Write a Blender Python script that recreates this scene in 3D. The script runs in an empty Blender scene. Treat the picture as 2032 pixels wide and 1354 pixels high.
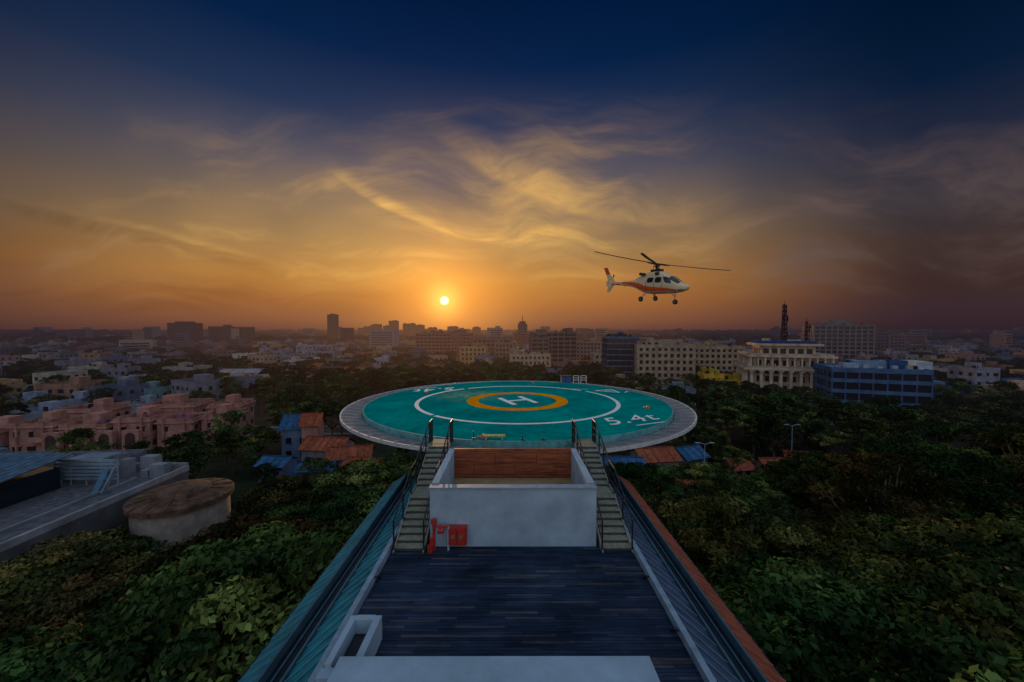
import bpy, math, random
import numpy as np
from mathutils import Vector, Matrix
random.seed(7)
D=bpy.data; C=bpy.context
scene=C.scene
scene.view_settings.view_transform='Standard'
scene.view_settings.look='None'
scene.view_settings.exposure=0
SUN=Vector((-0.168,0.983,0.0735)).normalized()

def lin(c):
    return tuple(((x/255)/12.92 if x/255<=0.04045 else ((x/255+0.055)/1.055)**2.4) for x in c)
def link_ob(ob):
    scene.collection.objects.link(ob); return ob
def empty(name,loc=(0,0,0)):
    e=D.objects.new(name,None); e.location=loc; e.empty_display_size=0.5
    return link_ob(e)

# ------------------------------------------------------------------ nodes
class NT:
    def __init__(s,tree): s.t=tree; s.n=tree.nodes; s.l=tree.links
    def new(s,t,**k):
        n=s.n.new(t)
        for a,b in k.items(): setattr(n,a,b)
        return n
    def put(s,sock,v):
        if isinstance(v,bpy.types.NodeSocket): s.l.new(v,sock)
        elif v is not None: sock.default_value=v
    def m(s,op,a,b=None,c=None,clamp=False):
        n=s.new('ShaderNodeMath',operation=op); n.use_clamp=clamp
        s.put(n.inputs[0],a)
        if b is not None: s.put(n.inputs[1],b)
        if c is not None: s.put(n.inputs[2],c)
        return n.outputs[0]
    def vm(s,op,a,b=None,out=0):
        n=s.new('ShaderNodeVectorMath',operation=op)
        s.put(n.inputs[0],a)
        if b is not None: s.put(n.inputs[1],b)
        return n.outputs[out]
    def mr(s,v,a,b,c=0.0,d=1.0,smooth=False):
        n=s.new('ShaderNodeMapRange'); n.interpolation_type='SMOOTHSTEP' if smooth else 'LINEAR'
        s.put(n.inputs[0],v); n.inputs[1].default_value=a; n.inputs[2].default_value=b
        n.inputs[3].default_value=c; n.inputs[4].default_value=d
        return n.outputs[0]
    def mix(s,f,a,b,mode='MIX'):
        n=s.new('ShaderNodeMix',data_type='RGBA',blend_type=mode)
        s.put(n.inputs[0],f); s.put(n.inputs[6],a); s.put(n.inputs[7],b)
        return n.outputs[2]
    def ramp(s,v,stops,interp='LINEAR'):
        n=s.new('ShaderNodeValToRGB'); r=n.color_ramp; r.interpolation=interp
        while len(r.elements)<len(stops): r.elements.new(0.5)
        for e,(p,c) in zip(r.elements,stops):
            e.position=p; e.color=(c[0],c[1],c[2],1)
        s.put(n.inputs[0],v); return n.outputs[0]
    def noise(s,vec,scale,detail=3,rough=0.5,dist=0.0):
        n=s.new('ShaderNodeTexNoise'); s.put(n.inputs['Vector'],vec)
        n.inputs['Scale'].default_value=scale; n.inputs['Detail'].default_value=detail
        n.inputs['Roughness'].default_value=rough; n.inputs['Distortion'].default_value=dist
        return n.outputs[0]
    def mapping(s,vec,loc=(0,0,0),rot=(0,0,0),sc=(1,1,1)):
        n=s.new('ShaderNodeMapping'); s.l.new(vec,n.inputs[0])
        n.inputs['Location'].default_value=loc; n.inputs['Rotation'].default_value=rot; n.inputs['Scale'].default_value=sc
        return n.outputs[0]
    def scale(s,vec,k):
        n=s.new('ShaderNodeVectorMath',operation='SCALE'); s.put(n.inputs[0],vec); s.put(n.inputs[3],k); return n.outputs[0]

# ------------------------------------------------------------------ world
w=D.worlds.new("World"); scene.world=w; w.use_nodes=True
w.cycles.sampling_method='NONE'
t=NT(w.node_tree); t.n.clear()
out=t.new('ShaderNodeOutputWorld'); bg=t.new('ShaderNodeBackground')
t.l.new(bg.outputs[0],out.inputs[0])
tc=t.new('ShaderNodeTexCoord')
d=t.vm('NORMALIZE',tc.outputs['Generated'])
sp=t.new('ShaderNodeSeparateXYZ'); t.l.new(d,sp.inputs[0]); X,Y,Z=sp.outputs
cb=t.new('ShaderNodeCombineXYZ'); t.l.new(X,cb.inputs[0]); t.l.new(Y,cb.inputs[1])
hn=t.vm('NORMALIZE',cb.outputs[0])
S2=Vector((SUN.x,SUN.y,0)).normalized()
a=t.vm('DOT_PRODUCT',hn,tuple(S2),out=1)
s_=t.vm('DOT_PRODUCT',d,tuple(SUN),out=1)
zen=(0.24,0.32,0.44)  # overhead sky out of view, brightened as fill light
A=t.ramp(Z,[(0,lin((108,69,58))),(.025,lin((138,88,60))),(.07,lin((170,108,56))),(.12,lin((182,124,60))),(.2,lin((156,122,80))),
 (.28,lin((118,102,90))),(.36,lin((80,80,96))),(.45,lin((38,54,86))),(.55,lin((6,34,72))),(.66,lin((0,22,56))),(.88,zen)])
B=t.ramp(Z,[(0,lin((48,33,41))),(.03,lin((56,40,46))),(.08,lin((62,43,42))),(.15,lin((62,48,46))),(.22,lin((54,50,58))),
 (.31,lin((32,39,60))),(.40,lin((8,28,55))),(.5,lin((1,20,46))),(.64,lin((0,16,41))),(.88,zen)])
fa=t.mr(a,0.54,1.0,smooth=True)
sky=t.mix(fa,B,A)
backc=t.ramp(Z,[(0,(0.40,0.32,0.28)),(.12,(0.44,0.39,0.38)),(.4,(0.34,0.41,0.54)),(1,zen)])  # unseen sky behind the camera, brightened to fill the foreground
fb=t.mr(a,0.30,-0.25,smooth=True)
yy_=t.m('MAXIMUM',Y,0.05)
u=t.m('DIVIDE',X,yy_); v=t.m('DIVIDE',Z,yy_)
cuv=t.new('ShaderNodeCombineXYZ'); t.l.new(u,cuv.inputs[0]); t.l.new(v,cuv.inputs[1]); uv=cuv.outputs[0]
wn=t.new('ShaderNodeTexNoise'); t.l.new(uv,wn.inputs['Vector']); wn.inputs['Scale'].default_value=2.2; wn.inputs['Detail'].default_value=2
warp=t.scale(t.vm('SUBTRACT',wn.outputs['Color'],(.5,.5,.5)),0.32)
uvw=t.vm('ADD',uv,warp)
n1=t.noise(t.mapping(uvw,(0.3,0.9,0),(0,0,math.radians(-24)),(1.3,5.5,1)),1.5,6,0.62,0.0)
n2=t.noise(t.mapping(uvw,(4.3,1.9,0),(0,0,math.radians(22)),(1.1,4.6,1)),1.5,6,0.62,0.0)
big=wn.outputs[0]
sidew=t.mr(u,-0.6,0.5,0.0,1.25,smooth=True)
wis=t.m('ADD',t.m('MULTIPLY',t.mr(n1,0.46,0.76,smooth=True),t.mr(big,0.40,0.6,0.35,1)),t.m('MULTIPLY',t.mr(n2,0.45,0.74,smooth=True),sidew))
env=t.m('MULTIPLY',t.mr(v,0.05,0.16,smooth=True),t.mr(v,0.64,0.28,smooth=True))
wis=t.m('ADD',t.m('MULTIPLY',wis,0.95),t.m('MULTIPLY',t.mr(big,0.38,0.68,smooth=True),0.30))
wis=t.m('MULTIPLY',wis,env)
us=t.new('ShaderNodeSeparateXYZ'); t.l.new(t.vm('ADD',uv,t.scale(warp,0.20)),us.inputs[0]); U_,V_=us.outputs[0],us.outputs[1]
fib=t.noise(t.mapping(uvw,(0,0,0),(0,0,math.radians(-12)),(5,26,1)),1.0,4,0.65,0.0)
def arc(c0,c1,c2,u0,uL,uR,wid,soft,amp,below=2.2):
    du=t.m('SUBTRACT',U_,u0)
    f=t.m('ADD',t.m('ADD',t.m('MULTIPLY',t.m('MULTIPLY',du,du),c2),t.m('MULTIPLY',du,c1)),c0)
    e=t.m('SUBTRACT',V_,f)
    k=t.m('MULTIPLY',t.mr(e,-wid,0.0,smooth=True),t.mr(e,wid*below,0.0,smooth=True))
    k=t.m('MULTIPLY',k,t.m('MULTIPLY',t.mr(U_,uL-soft,uL+soft,smooth=True),t.mr(U_,uR+soft,uR-soft,smooth=True)))
    return t.m('MULTIPLY',t.m('MULTIPLY',k,t.mr(fib,0.32,0.70,0.05,1.0)),amp)
arcs=[arc(.232,0,.90,-.02,-.40,.12,.013,.08,1.0,2.6),arc(.236,0,.50,-.02,-.36,.26,.035,.12,.46,3.0),arc(.285,0,.62,.38,-.14,.50,.024,.12,.55,3.5),
      arc(.235,.34,0,.52,.50,.78,.016,.08,.75,2.5),arc(.320,0,3.2,.84,.74,.93,.030,.05,.7,2.5),arc(.192,-.02,0,-.3,-.42,-.10,.013,.08,.75,2.0),
      arc(.190,-.25,0,-.668,-1.5,-.66,.010,.12,.6,1.6),arc(.135,.02,0,.1,-.05,.35,.012,.12,.4,2.0)]
tot=arcs[0]
for k in arcs[1:]: tot=t.m('ADD',tot,k)
dk=arc(.168,-.25,0,-.668,-1.5,-.60,.026,.12,.85,1.2)
n3=t.noise(t.mapping(uvw,(7.3,2.2,0),(0,0,math.radians(-7)),(0.9,6.5,1)),1.0,5,0.6,0.0)
drk=t.m('MULTIPLY',t.mr(n3,0.48,0.68,smooth=True),t.m('MULTIPLY',t.mr(v,0.03,0.08),t.mr(v,0.34,0.14,smooth=True)))
drk=t.m('MINIMUM',t.m('ADD',t.m('MULTIPLY',t.m('MULTIPLY',drk,t.mr(u,0.1,-0.5,0.3,1)),0.6),dk),1.0)
sky=t.mix(t.m('MULTIPLY',drk,0.75),sky,t.mix(1.0,sky,(0.55,0.50,0.52,1),'MULTIPLY'))
warm=t.mix(t.mr(s_,0.68,0.985,smooth=True),lin((102,84,80))+(1,),lin((238,184,100))+(1,))
wt=t.m('MINIMUM',t.m('ADD',t.m('MULTIPLY',wis,0.55),t.m('MULTIPLY',tot,0.62)),0.85)
sky=t.mix(wt,sky,warm)
def addc(base,fac,col): return t.mix(1.0,base,t.mix(fac,(0,0,0,1),col),'ADD')
smax=t.m('MAXIMUM',s_,0.0)
sky=addc(sky,t.m('MULTIPLY',t.m('POWER',smax,30.0),0.17),(1,0.45,0.07,1))
sky=addc(sky,t.m('MULTIPLY',t.m('POWER',smax,110.0),0.50),(1,0.36,0.03,1))
sky=addc(sky,t.m('MULTIPLY',t.m('POWER',smax,1300.0),0.75),(1.0,0.52,0.10,1))
disc=t.mr(s_,math.cos(math.radians(0.68)),math.cos(math.radians(0.46)),smooth=True)
sky=addc(sky,disc,(1.6,1.4,0.8,1))
sky=t.mix(fb,sky,backc)
t.l.new(sky,bg.inputs[0]); bg.inputs[1].default_value=1.0
sl=D.lights.new('sun','SUN'); sl.energy=1.5; sl.angle=math.radians(0.5); sl.color=(1,0.60,0.30)
so=link_ob(D.objects.new('sun',sl)); so.rotation_euler=SUN.to_track_quat('Z','Y').to_euler()

# ------------------------------------------------------------------ haze group: distance haze painted into materials as emission colour
hg=D.node_groups.new('painted_haze','ShaderNodeTree')
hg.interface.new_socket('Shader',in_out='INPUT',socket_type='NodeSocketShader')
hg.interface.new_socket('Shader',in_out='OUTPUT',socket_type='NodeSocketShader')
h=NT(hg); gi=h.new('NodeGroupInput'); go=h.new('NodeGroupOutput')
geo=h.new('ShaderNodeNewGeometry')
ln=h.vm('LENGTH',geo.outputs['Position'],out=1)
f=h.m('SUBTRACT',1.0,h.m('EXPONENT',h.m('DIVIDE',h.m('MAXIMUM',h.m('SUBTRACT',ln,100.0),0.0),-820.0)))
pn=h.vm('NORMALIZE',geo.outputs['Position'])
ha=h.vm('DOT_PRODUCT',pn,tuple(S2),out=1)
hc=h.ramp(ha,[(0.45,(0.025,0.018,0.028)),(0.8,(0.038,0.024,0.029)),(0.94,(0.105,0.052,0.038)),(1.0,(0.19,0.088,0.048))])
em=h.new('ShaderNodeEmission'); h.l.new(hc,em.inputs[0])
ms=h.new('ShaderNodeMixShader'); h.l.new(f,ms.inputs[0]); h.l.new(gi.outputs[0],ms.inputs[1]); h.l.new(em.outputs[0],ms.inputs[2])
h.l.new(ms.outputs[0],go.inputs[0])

def mat(name,col=None,rough=0.7,attr=False,var=0.25,nscale=3.0,bump=0.0,bscale=20,metal=0.0,haze=False,coat=0.0,
        objrand=False,custom=None,spec=0.5,simple=False,det=4):
    m=D.materials.new(name); m.use_nodes=True
    q=NT(m.node_tree); q.n.clear()
    o=q.new('ShaderNodeOutputMaterial')
    b=q.new('ShaderNodeBsdfDiffuse') if simple else q.new('ShaderNodeBsdfPrincipled')
    g=q.new('ShaderNodeNewGeometry'); pos=g.outputs['Position']
    if custom: base=custom(q,b,pos)
    else:
        if attr:
            at=q.new('ShaderNodeAttribute'); at.attribute_name='Col'; base=at.outputs['Color']
        else:
            rg=q.new('ShaderNodeRGB'); rg.outputs[0].default_value=(*col,1); base=rg.outputs[0]
        if var>0:
            base=q.scale(base,q.mr(q.noise(pos,nscale,det,0.6),0.3,0.7,1-var,1+var))
        if objrand:
            oi=q.new('ShaderNodeObjectInfo')
            hs=q.new('ShaderNodeHueSaturation'); q.l.new(base,hs.inputs['Color'])
            q.l.new(q.mr(oi.outputs['Random'],0,1,0.47,0.525),hs.inputs['Hue'])
            q.l.new(q.mr(q.m('FRACT',q.m('MULTIPLY',oi.outputs['Random'],7.3)),0,1,0.5,1.55),hs.inputs['Value'])
            base=hs.outputs[0]
    if simple: q.put(b.inputs['Color'],base)
    else:
        q.put(b.inputs['Base Color'],base)
        b.inputs['Roughness'].default_value=rough; b.inputs['Metallic'].default_value=metal
        b.inputs['Specular IOR Level'].default_value=spec
        b.inputs['Coat Weight'].default_value=coat; b.inputs['Coat Roughness'].default_value=0.08
    if bump>0:
        bn=q.new('ShaderNodeBump'); bn.inputs['Strength'].default_value=bump; bn.inputs['Distance'].default_value=0.05
        q.l.new(q.noise(pos,bscale,4,0.6),bn.inputs['Height']); q.l.new(bn.outputs[0],b.inputs['Normal'])
    sh=b.outputs[0]
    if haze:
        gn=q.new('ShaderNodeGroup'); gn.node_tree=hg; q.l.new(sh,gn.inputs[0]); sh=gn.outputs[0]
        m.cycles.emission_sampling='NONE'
    q.l.new(sh,o.inputs[0]); return m

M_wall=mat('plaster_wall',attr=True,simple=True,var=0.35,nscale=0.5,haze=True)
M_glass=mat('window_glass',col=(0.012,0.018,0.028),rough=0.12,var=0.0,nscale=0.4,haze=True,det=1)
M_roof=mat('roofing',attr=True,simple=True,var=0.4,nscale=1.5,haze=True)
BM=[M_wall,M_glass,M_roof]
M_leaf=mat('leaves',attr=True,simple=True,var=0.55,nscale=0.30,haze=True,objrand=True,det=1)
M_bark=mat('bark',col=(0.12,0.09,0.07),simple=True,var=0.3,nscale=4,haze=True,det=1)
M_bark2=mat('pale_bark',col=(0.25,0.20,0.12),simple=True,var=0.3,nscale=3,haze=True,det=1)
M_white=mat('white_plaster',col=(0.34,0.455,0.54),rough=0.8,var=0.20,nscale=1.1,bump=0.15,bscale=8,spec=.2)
M_black=mat('black_metal',col=(0.015,0.016,0.02),rough=0.4,var=0.2)
M_red=mat('red_paint',col=(0.42,0.03,0.02),rough=0.45,var=0.2,nscale=6)
M_step=mat('stair_treads',col=(0.26,0.26,0.19),rough=0.7,var=0.3,nscale=7)
M_conc=mat('concrete',col=(0.22,0.21,0.20),rough=0.9,var=0.3,nscale=1.2,bump=0.2)

# ------------------------------------------------------------------ mesh accumulator
class Acc:
    def __init__(s): s.v=[];s.f=[];s.c=[];s.m=[]
    def face(s,pts,col=(.5,.5,.5),mi=0):
        b=len(s.v); s.v.extend([tuple(p) for p in pts]); s.f.append(tuple(range(b,b+len(pts)))); s.c.append(col); s.m.append(mi)
    def hexa(s,p,col,mi,skip=()):
        b=len(s.v); s.v.extend([tuple(q) for q in p])
        for k,fc in enumerate(((3,2,1,0),(4,5,6,7),(0,1,5,4),(1,2,6,5),(2,3,7,6),(3,0,4,7))):
            if k in skip: continue
            s.f.append(tuple(b+i for i in fc)); s.c.append(col); s.m.append(mi)
    def box(s,x,y,z0,z1,w,d,rot=0,col=(.5,.5,.5),mi=0,o=(0,0)):
        c,sn=math.cos(rot),math.sin(rot); P=[]
        for zz in (z0,z1):
            for (i,j) in ((-1,-1),(1,-1),(1,1),(-1,1)):
                lx=o[0]+i*w/2; ly=o[1]+j*d/2
                P.append((x+lx*c-ly*sn,y+lx*sn+ly*c,zz))
        s.hexa(P,col,mi)
    def beam(s,p0,p1,w,h,col=(.5,.5,.5),mi=0):
        p0=Vector(p0);p1=Vector(p1); dd=(p1-p0).normalized()
        up=Vector((0,0,1)) if abs(dd.z)<0.95 else Vector((0,1,0))
        sd=dd.cross(up).normalized(); u=sd.cross(dd).normalized()
        P=[p+sd*(i*w/2)+u*(j*h/2) for p in (p0,p1) for (i,j) in ((-1,-1),(1,-1),(1,1),(-1,1))]
        s.hexa(P,col,mi)
    def tube(s,p0,p1,r0,r1=None,n=8,col=(.5,.5,.5),mi=0,cap=True):
        r1=r0 if r1 is None else r1
        p0=Vector(p0);p1=Vector(p1); dd=(p1-p0).normalized()
        up=Vector((0,0,1)) if abs(dd.z)<0.95 else Vector((0,1,0))
        sd=dd.cross(up).normalized(); u=sd.cross(dd).normalized(); b=len(s.v)
        for p,r in ((p0,r0),(p1,r1)):
            for k in range(n):
                an=2*math.pi*k/n; s.v.append(tuple(p+sd*(r*math.cos(an))+u*(r*math.sin(an))))
        for k in range(n):
            s.f.append((b+k,b+(k+1)%n,b+n+(k+1)%n,b+n+k)); s.c.append(col); s.m.append(mi)
        if cap:
            s.f.append(tuple(b+n+k for k in range(n))); s.c.append(col); s.m.append(mi)
            s.f.append(tuple(b+n-1-k for k in range(n))); s.c.append(col); s.m.append(mi)
    def ring(s,cx,cy,r0,z0,r1,z1,n=96,col=(.5,.5,.5),mi=0,a0=0,a1=2*math.pi):
        for k in range(n):
            t0=a0+(a1-a0)*k/n; t1=a0+(a1-a0)*(k+1)/n
            P=lambda r,z,tt:(cx+r*math.cos(tt),cy+r*math.sin(tt),z)
            s.face([P(r0,z0,t0),P(r1,z1,t0),P(r1,z1,t1),P(r0,z0,t1)],col,mi)
    def build(s,name,mats,parent=None,smooth=False,link=True):
        me=D.meshes.new(name); me.from_pydata(s.v,[],s.f)
        for m_ in mats: me.materials.append(m_)
        me.polygons.foreach_set('material_index',s.m)
        ca=me.color_attributes.new('Col','FLOAT_COLOR','CORNER')
        arr=[]
        for c_,f_ in zip(s.c,s.f): arr.extend((c_[0],c_[1],c_[2],1.0)*len(f_))
        ca.data.foreach_set('color',arr)
        if smooth: me.polygons.foreach_set('use_smooth',[True]*len(s.f))
        me.update()
        ob=D.objects.new(name,me)
        if link: link_ob(ob)
        if parent: ob.parent=parent
        return ob

# ------------------------------------------------------------------ camera
cam=D.cameras.new('camera'); cam.lens=13.73; cam.sensor_width=36; cam.clip_end=20000; cam.clip_start=0.05
co=link_ob(D.objects.new('camera',cam)); co.location=(0,0,30)
co.rotation_euler=(math.radians(90-1.63),0,math.radians(-0.1)); scene.camera=co

# ------------------------------------------------------------------ ground
def gcol(q,b,pos):
    n=q.noise(pos,0.02,5,0.6); n2=q.noise(pos,0.3,3,0.6)
    c=q.ramp(n,[(0.35,(0.018,0.028,0.012)),(0.52,(0.04,0.042,0.022)),(0.66,(0.08,0.06,0.04))])
    return q.scale(c,q.mr(n2,0.3,0.7,0.6,1.4))
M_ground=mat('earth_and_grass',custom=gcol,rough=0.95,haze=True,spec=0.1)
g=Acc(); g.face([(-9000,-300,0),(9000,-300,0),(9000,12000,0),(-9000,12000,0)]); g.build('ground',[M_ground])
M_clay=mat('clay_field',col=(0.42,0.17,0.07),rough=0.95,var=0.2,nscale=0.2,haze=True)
g=Acc(); g.face([(-88,226,0.02),(-52,226,0.02),(-48,262,0.02),(-96,262,0.02)]); g.build('sports_ground',[M_clay])
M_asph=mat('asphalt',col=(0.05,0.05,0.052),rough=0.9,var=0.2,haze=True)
g=Acc(); g.box(0,120,0,0.12,340,11,math.radians(4),(0.25,)*3,1); g.box(0,120,0.12,0.13,340,7,math.radians(4),(0.05,)*3,0)
for k in range(40): g.box(-160+k*8,120+(-160+k*8)*math.tan(math.radians(4)),0.13,0.135,3,0.15,math.radians(4),(0.8,)*3,1)
g.build('road',[M_asph,M_wall])

# ================================================================== OUR ROOF
roof=empty('rooftop_terrace')
def deckc(q,b,pos):
    sx=q.new('ShaderNodeSeparateXYZ'); q.l.new(pos,sx.inputs[0])
    PW=0.085
    row=q.m('FLOOR',q.m('DIVIDE',sx.outputs[1],PW))
    col=q.m('FLOOR',q.m('DIVIDE',q.m('ADD',sx.outputs[0],q.m('MULTIPLY',row,0.731)),1.1))
    cc=q.new('ShaderNodeCombineXYZ'); q.l.new(row,cc.inputs[0]); q.l.new(col,cc.inputs[1])
    wn=q.new('ShaderNodeTexWhiteNoise'); q.l.new(cc.outputs[0],wn.inputs[0])
    c=q.ramp(wn.outputs[0],[(0,(0.009,0.020,0.040)),(0.5,(0.015,0.030,0.060)),(0.85,(0.025,0.040,0.070)),(1,(0.07,0.065,0.075))])
    gr=q.noise(q.mapping(pos,sc=(2,40,1)),1.0,5,0.6)
    gap=q.m('LESS_THAN',q.m('FRACT',q.m('DIVIDE',sx.outputs[1],PW)),0.12)
    pat=q.noise(pos,0.6,4,0.6)
    mk=q.scale(c,q.m('MULTIPLY',q.mr(gr,0.3,0.7,0.5,1.5),q.mr(pat,0.3,0.7,0.5,1.7)))
    bn=q.new('ShaderNodeBump'); bn.inputs['Strength'].default_value=0.5; bn.inputs['Distance'].default_value=0.01
    q.l.new(q.m('SUBTRACT',gr,q.m('MULTIPLY',gap,2.0)),bn.inputs['Height']); q.l.new(bn.outputs[0],b.inputs['Normal'])
    return q.mix(gap,mk,(0.002,0.003,0.005,1))
M_deck=mat('weathered_decking',custom=deckc,rough=0.6,spec=0.12)
g=Acc(); g.face([(-3.5,-3,23.5),(3.6,-3,23.5),(3.6,17,23.5),(-3.5,17,23.5)]); g.build('wooden_deck',[M_deck],roof)
M_teal=mat('blue_green_metal_sheet',col=(0.022,0.17,0.21),rough=0.5,var=0.45,nscale=1.5,spec=.25)
M_blue=mat('slate_blue_metal_sheet',col=(0.05,0.09,0.15),rough=0.5,var=0.3,nscale=1.5,spec=.25)
M_rust=mat('red_brown_metal_sheet',col=(0.27,0.075,0.042),rough=0.5,var=0.35,nscale=2,spec=0.15)
M_gut=mat('gutter_metal',col=(0.010,0.020,0.032),rough=0.4,var=0.3,spec=0.2)
M_trim=mat('light_trim',col=(0.25,0.34,0.42),rough=0.55,var=0.25,nscale=3,spec=.2)
M_rail=mat('channel_rail',col=(0.06,0.12,0.16),rough=0.5,var=0.25,nscale=3,spec=.2)
y0,y1=-3,17.6
for sg,inner,outer in ((-1,M_teal,M_teal),(1,M_blue,M_rust)):
    g=Acc()
    X_=lambda x:sg*x+ (0.05 if sg>0 else -0.02)
    def strip(xa,za,xb,zb,mi):
        p=[(X_(xa),y0,za),(X_(xb),y0,zb),(X_(xb),y1,zb),(X_(xa),y1,za)]
        if sg<0: p=p[::-1]
        g.face(p,mi=mi)
    g.box(X_(3.58),(y0+y1)/2,23.2,23.68,0.13,y1-y0,mi=0)
    strip(3.65,23.60,4.22,23.42,1)
    k=y0
    while k<y1-0.8:
        g.beam((X_(3.67),k+0.75,23.615),(X_(4.21),k,23.435),0.03,0.03,mi=6); k+=0.42
    g.box(X_(4.25),(y0+y1)/2,23.2,23.50,0.05,y1-y0,mi=4)
    strip(4.27,23.28,4.68,23.28,3)
    g.box(X_(4.40),(y0+y1)/2,23.281,23.38,0.06,y1-y0,mi=3)
    g.box(X_(4.52),(y0+y1)/2,23.281,23.36,0.03,y1-y0,mi=4)
    g.box(X_(4.70),(y0+y1)/2,23.2,23.48,0.05,y1-y0,mi=4)
    strip(4.73,23.44,5.32,23.10,2)
    k=y0
    while k<y1-0.3:
        g.beam((X_(4.74),k+0.15,23.455),(X_(5.31),k,23.115),0.025,0.035,mi=7); k+=0.36
    g.box(X_(5.33),(y0+y1)/2,22.7,23.10,0.05,y1-y0,mi=3)
    for yy in (8.1,9.9,6.6):
        g.tube((X_(3.50),yy,23.62),(X_(3.41),yy,23.66),0.02,mi=5); g.tube((X_(3.41),yy,23.66),(X_(3.39),yy+0.12,23.53),0.02,mi=5)
        g.tube((X_(3.39),yy+0.12,23.53),(X_(3.50),yy+0.16,23.54),0.02,mi=5)
    seam=mat('seam_'+('left' if sg<0 else 'right'),col=(0.05,0.24,0.28) if sg<0 else (0.12,0.15,0.21),rough=.5,spec=.2)
    seam2=mat('outer_seam_'+('left' if sg<0 else 'right'),col=(0.06,0.27,0.32) if sg<0 else (0.38,0.13,0.08),rough=.5,spec=.2)
    g.build('roof_edge_left' if sg<0 else 'roof_edge_right',[M_trim,inner,outer,M_gut,M_rail,M_black,seam,seam2],roof)
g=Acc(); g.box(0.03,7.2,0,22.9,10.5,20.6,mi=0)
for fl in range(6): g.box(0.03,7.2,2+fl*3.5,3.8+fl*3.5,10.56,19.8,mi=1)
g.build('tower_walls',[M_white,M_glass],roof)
g=Acc()
g.box(-0.30,6.45,23.5,24.02,5.56,0.85); g.box(-0.30,6.47,24.02,24.07,5.62,0.93)
g.box(-3.25,6.75,23.5,23.93,0.33,0.22)
for (cx,cy,ww,dd) in ((-2.79,7.45,0.14,1.2),(-3.05,8.0,0.38,0.14),(-3.30,7.45,0.12,1.2)): g.box(cx,cy,23.5,24.0,ww,dd)
g.box(-3.05,7.45,23.5,23.72,0.36,0.9,mi=1)
g.build('parapet_wall',[M_white,M_black],roof)

box=empty('stairwell_enclosure')
def woodc(q,b,pos):
    sx=q.new('ShaderNodeSeparateXYZ'); q.l.new(pos,sx.inputs[0])
    gr=q.noise(q.mapping(pos,sc=(1.2,1,14)),1.3,6,0.6,0.5)
    c=q.ramp(gr,[(0.3,(0.13,0.03,0.012)),(0.5,(0.32,0.078,0.028)),(0.7,(0.48,0.15,0.055))])
    gz=q.m('LESS_THAN',q.m('FRACT',q.m('DIVIDE',sx.outputs[2],0.42)),0.03)
    gx=q.m('LESS_THAN',q.m('FRACT',q.m('DIVIDE',q.m('ADD',sx.outputs[0],q.m('MULTIPLY',q.m('FLOOR',q.m('DIVIDE',sx.outputs[2],0.42)),0.77)),1.6)),0.01)
    return q.mix(q.m('MAXIMUM',gz,gx),c,(0.02,0.006,0.004,1))
M_wood=mat('timber_cladding',custom=woodc,rough=0.5)
M_floor=mat('yellowish_screed',col=(0.30,0.20,0.09),rough=0.9,var=0.3,nscale=2)
g=Acc()
xl,xr,yf,yb,zt=-2.44,2.55,11.55,15.0,25.27
g.box((xl+xr)/2,yf+0.1,23.5,zt,xr-xl,0.2)
g.box(xl+0.11,(yf+yb)/2+0.3,23.5,zt+0.05,0.22,yb-yf); g.box(xr-0.11,(yf+yb)/2+0.3,23.5,zt+0.05,0.22,yb-yf)
g.box((xl+xr)/2,yb+0.2,23.5,zt+0.04,xr-xl-0.44,0.16)
g.box((xl+xr)/2,yf+0.08,zt,zt+0.035,xr-xl+0.04,0.26,mi=2)
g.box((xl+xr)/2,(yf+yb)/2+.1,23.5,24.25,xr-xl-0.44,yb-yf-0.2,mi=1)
g.build('walls',[M_white,M_floor,M_trim],box)
g=Acc(); g.box((xl+xr)/2,yb+0.085,24.25,zt+0.11,xr-xl-0.45,0.06); g.build('timber_panel',[M_wood],box)
g=Acc(); bx=-1.60
g.box(bx,yf-0.11,23.64,24.18,0.56,0.2); g.box(bx,yf-0.225,23.68,24.14,0.50,0.03)
g.box(bx,yf-0.243,23.68,24.14,0.015,0.01,mi=1)
for sx_ in (-0.12,0.12): g.tube((bx+sx_,yf-0.24,23.92),(bx+sx_,yf-0.252,23.92),0.065,n=16,mi=2)
g.build('fire_hose_cabinet',[M_red,M_black,mat('dial',col=(0.25,0.12,0.08))])
g=Acc(); hx=-2.28; hy=yf-0.2
g.tube((hx,hy,23.5),(hx,hy,24.25),0.045,n=10); g.tube((hx,hy,24.22),(hx+0.42,hy,24.22),0.04,n=10)
g.tube((hx+0.42,hy,24.22),(hx+0.42,hy,23.5),0.03,n=10,mi=1); g.tube((hx,hy,23.95),(hx,hy-0.25,23.9),0.05,0.06,n=10)
g.tube((hx-0.02,hy-0.25,24.0),(hx-0.02,hy-0.25,23.75),0.07,0.05,n=10); g.tube((hx+0.12,hy-0.05,24.12),(hx+0.3,hy-0.05,24.12),0.09,n=12)
g.tube((hx,hy,24.3),(hx,hy,24.42),0.09,n=12); g.tube((hx-0.1,hy-0.1,23.5),(hx-0.1,hy-0.1,23.7),0.08,n=10)
g.build('fire_hydrant',[M_red,M_white])

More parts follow.
